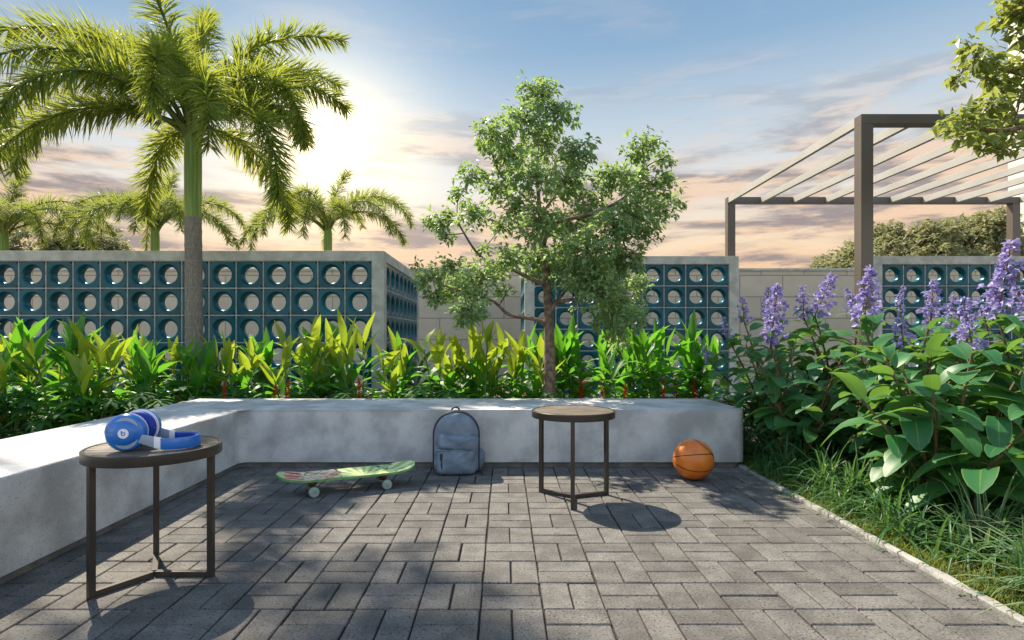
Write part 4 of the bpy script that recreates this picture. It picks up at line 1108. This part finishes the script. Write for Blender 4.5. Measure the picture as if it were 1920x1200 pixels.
def backpack():
    c = P(853, 600, 3.66); t = thing('backpack', 'slate blue backpack with zipped front pocket propped against the bench', 'backpack', (c[0], 3.77, 0), R(4))
    Wd, H = .143, .388
    def out(q, w=Wd, h=H, sq=.10):
        """arched outline, q in 0..1 from bottom centre counter-clockwise"""
        pts = []
        r = .035
        base = [(0, 0), (w - r, 0)] + [(w - r + r * math.sin(a), r - r * math.cos(a)) for a in np.linspace(.2, math.pi / 2, 5)] + [(w, h - w * 1.02)]
        base += [(w * math.cos(a) , h - w * 1.02 + w * 1.02 * math.sin(a)) for a in np.linspace(.12, math.pi / 2, 14)]
        base = np.array(base); full = np.concatenate([base, (base * np.array((-1, 1)))[::-1][1:]])
        s = np.r_[0, np.cumsum(np.linalg.norm(np.diff(full, axis=0), axis=1))]; s /= s[-1]
        return np.stack((np.interp(q, s, full[:, 0]), np.interp(q, s, full[:, 1])), 1)
    n = 72; q = np.arange(n) / n; O = out(q); ctr = np.array((0, H * .47))
    r = np.random.default_rng(12)
    wr = lambda x, z: .0026 * math.sin(70 * x - 44 * z + 3 * math.sin(19 * z)) + .0045 * math.sin(38 * x + 21 * z + 2 * math.sin(30 * z)) * math.sin(26 * z - 9 * x)
    def shell(layers, name, mat, parent, ctr, O, wrinkle=1.0, z0=0.004):
        """layers: (scale of outline about ctr, y)"""
        V = []
        for sc, y in layers:
            for p in O:
                u = ctr + (p - ctr) * sc; V.append((u[0], y + wrinkle * wr(u[0], u[1]) * (1 if sc < .97 else .4), u[1] + z0))
        k = len(layers); F = [(i * n + j, i * n + (j + 1) % n, (i + 1) * n + (j + 1) % n, (i + 1) * n + j) for i in range(k - 1) for j in range(n)]
        F += [tuple(range(n))[::-1], tuple((k - 1) * n + j for j in range(n))]
        return G().add(V, F).build(name, mat, parent, smooth=60, fix=True)
    body = shell([(.90, .075), (.97, .068), (1.0, .05), (1.0, .0), (1.0, -.035), (.975, -.055), (.93, -.068), (.8, -.078), (.6, -.084), (.4, -.087), (.2, -.088), (.05, -.088)], 'body', 'bagcloth', t, ctr, O)
    # zip gusset round the arch
    for sc, y, rad, nm, mt in ((1.012, -.030, .0050, 'zipper', 'bagtrim'), (1.000, -.050, .0042, 'piping', 'bagtrim'), (1.008, .004, .0042, 'piping', 'bagtrim')):
        V = [(*(ctr + (p - ctr) * sc), y) for p in out(np.linspace(.12, .88, 60))]
        G().tube([(a, c_, b + .004) for a, b, c_ in V], rad, 8).build(nm, mt, t, smooth=70)
    G().box((.006, -.040, H - .006), (.016, .010, .008)).box((-.008, -.041, H - .010), (.006, .006, .020)).box((.010, -.042, H - .012), (.006, .006, .020)).build('zip_pull', 'steel', t, bevel=.001)
    # front pocket
    pw, ph = .122, .245
    def rr_out(w, h, r0, m=72):
        base = []
        for cx_, cz_, a0 in ((w - r0, r0, -90), (w - r0, h - r0, 0), (-w + r0, h - r0, 90), (-w + r0, r0, 180)):
            base += [(cx_ + r0 * math.cos(R(a0 + d_)), cz_ + r0 * math.sin(R(a0 + d_))) for d_ in (0, 22, 45, 67, 90)]
        base.append(base[0]); base = np.array(base); s = np.r_[0, np.cumsum(np.linalg.norm(np.diff(base, axis=0), axis=1))]; s /= s[-1]
        qq = np.arange(m) / m; return np.stack((np.interp(qq, s, base[:, 0]), np.interp(qq, s, base[:, 1])), 1)
    Op = rr_out(pw, ph - .075, .022)
    shell([(1.0, -.05), (1.0, -.088), (.98, -.100), (.93, -.110), (.8, -.120), (.6, -.125), (.35, -.127), (.1, -.128)], 'front_pocket', 'bagpocket', t, np.array((0, .085)), Op, 1.5, .006)
    Of = rr_out(pw + .004, .092, .020); fl = shell([(1.0, -.05), (1.0, -.098), (.98, -.108), (.92, -.118), (.78, -.127), (.5, -.131), (.1, -.132)], 'pocket_flap', 'bagpocket', t, np.array((0, .046)), Of, 1.8, .160)
    fl.rotation_euler = (0, R(5), 0); fl.location = (-.005, 0, 0)
    # hem of the flap and its shadow gap
    hp = [(x, -.121 + .10 * x * x * 8, .160 + .0 - .055 * (x + .12) * .5) for x in np.linspace(-.122, .122, 16)]
    G().tube(hp, .0055, 8).build('flap_hem', 'bagpocket', t, smooth=70)
    G().box((-.092, -.118, .088), (.017, .012, .106), Matrix.Rotation(R(-14), 4, 'Z')).build('trim_strip', 'bagtrim', t, bevel=.004)
    # carrying loop, side pocket, shoulder straps at the back
    th = np.linspace(0, math.pi, 13); G().tube(np.stack((.026 * np.cos(th) - .006, np.full(13, .035), H - .006 + .030 * np.sin(th)), 1), .006, 8).build('handle', 'bagtrim', t, smooth=70)
    sp_ = G().tube([(Wd - .004, .0, .03), (Wd + .006, .0, .07), (Wd + .006, 0, .12), (Wd - .004, 0, .145)], np.array((.022, .036, .036, .024)), 14); sp_.build('side_pocket', 'bagcloth', t, smooth=70)
    for s in (-1, 1):
        pts = [(s * .05, .07, H - .05), (s * .075, .105, H * .75), (s * .095, .11, H * .45), (s * .11, .085, .06)]
        G().tube(pts, .012, 8).build('shoulder_strap', 'bagtrim', t, smooth=70)
    G().tube([(Wd * .55, -.03, .010), (Wd + .012, -.045, .012), (Wd + .022, -.075, .006), (Wd + .018, -.11, .005)], .004, 6).build('loose_strap', 'bagtrim', t, smooth=70)
backpack()

# ================================================================== BASKETBALL
def basketball():
    m, t = new_mat('basketball_leather')
    out = t.n('ShaderNodeOutputMaterial'); b = t.n('ShaderNodeBsdfPrincipled'); t.l(b.outputs[0], out.inputs[0])
    V = t.n('ShaderNodeTexCoord').outputs['Object']
    nr = t.n('ShaderNodeVectorMath', operation='NORMALIZE'); t.l(V, nr.inputs[0]); Nv = nr.outputs[0]
    def band(nv, c):
        d = t.n('ShaderNodeVectorMath', operation='DOT_PRODUCT'); t.l(Nv, d.inputs[0]); d.inputs[1].default_value = Vector(nv).normalized()
        return t.fmap(t.math('ABSOLUTE', t.math('SUBTRACT', d.outputs['Value'], c)), .028, .016)
    ln = band((-.06, .28, 1), .17)
    for nv, c in (((.04, -.34, 1), -.10), ((1, .15, 1.0), .72)):
        ln = t.math('MAXIMUM', ln, band(nv, c))
    n = t.noise(V, 9, 4)
    col = t.mix(t.fmap(n, .35, .65), (.64, .16, .018), (.74, .215, .028))
    col = t.mix(ln, col, (.022, .012, .008))
    t.put(b.inputs['Base Color'], col); b.inputs['Roughness'].default_value = .36
    vo = t.n('ShaderNodeTexVoronoi'); t.l(V, vo.inputs['Vector']); vo.inputs['Scale'].default_value = 230
    bn = t.n('ShaderNodeBump'); bn.inputs['Strength'].default_value = .35; bn.inputs['Distance'].default_value = .002
    t.put(bn.inputs['Height'], t.math('SUBTRACT', t.math('MULTIPLY', vo.outputs[0], -.5), t.math('MULTIPLY', ln, 1.6))); t.l(bn.outputs[0], b.inputs['Normal'])
    rad = .121
    bm = bmesh.new(); bmesh.ops.create_icosphere(bm, subdivisions=5, radius=rad)
    me = bpy.data.meshes.new('basketball'); bm.to_mesh(me); bm.free(); me.polygons.foreach_set('use_smooth', np.ones(len(me.polygons), bool)); me.materials.append(m)
    o = link(bpy.data.objects.new('basketball', me)); o.location = ((1300 - VX) * 3.57 / F_PX, 3.57, rad + .001)
    tag(o, 'orange basketball with black seams on the paving near the right bench end', 'ball')
basketball()

bpy.context.view_layer.update()
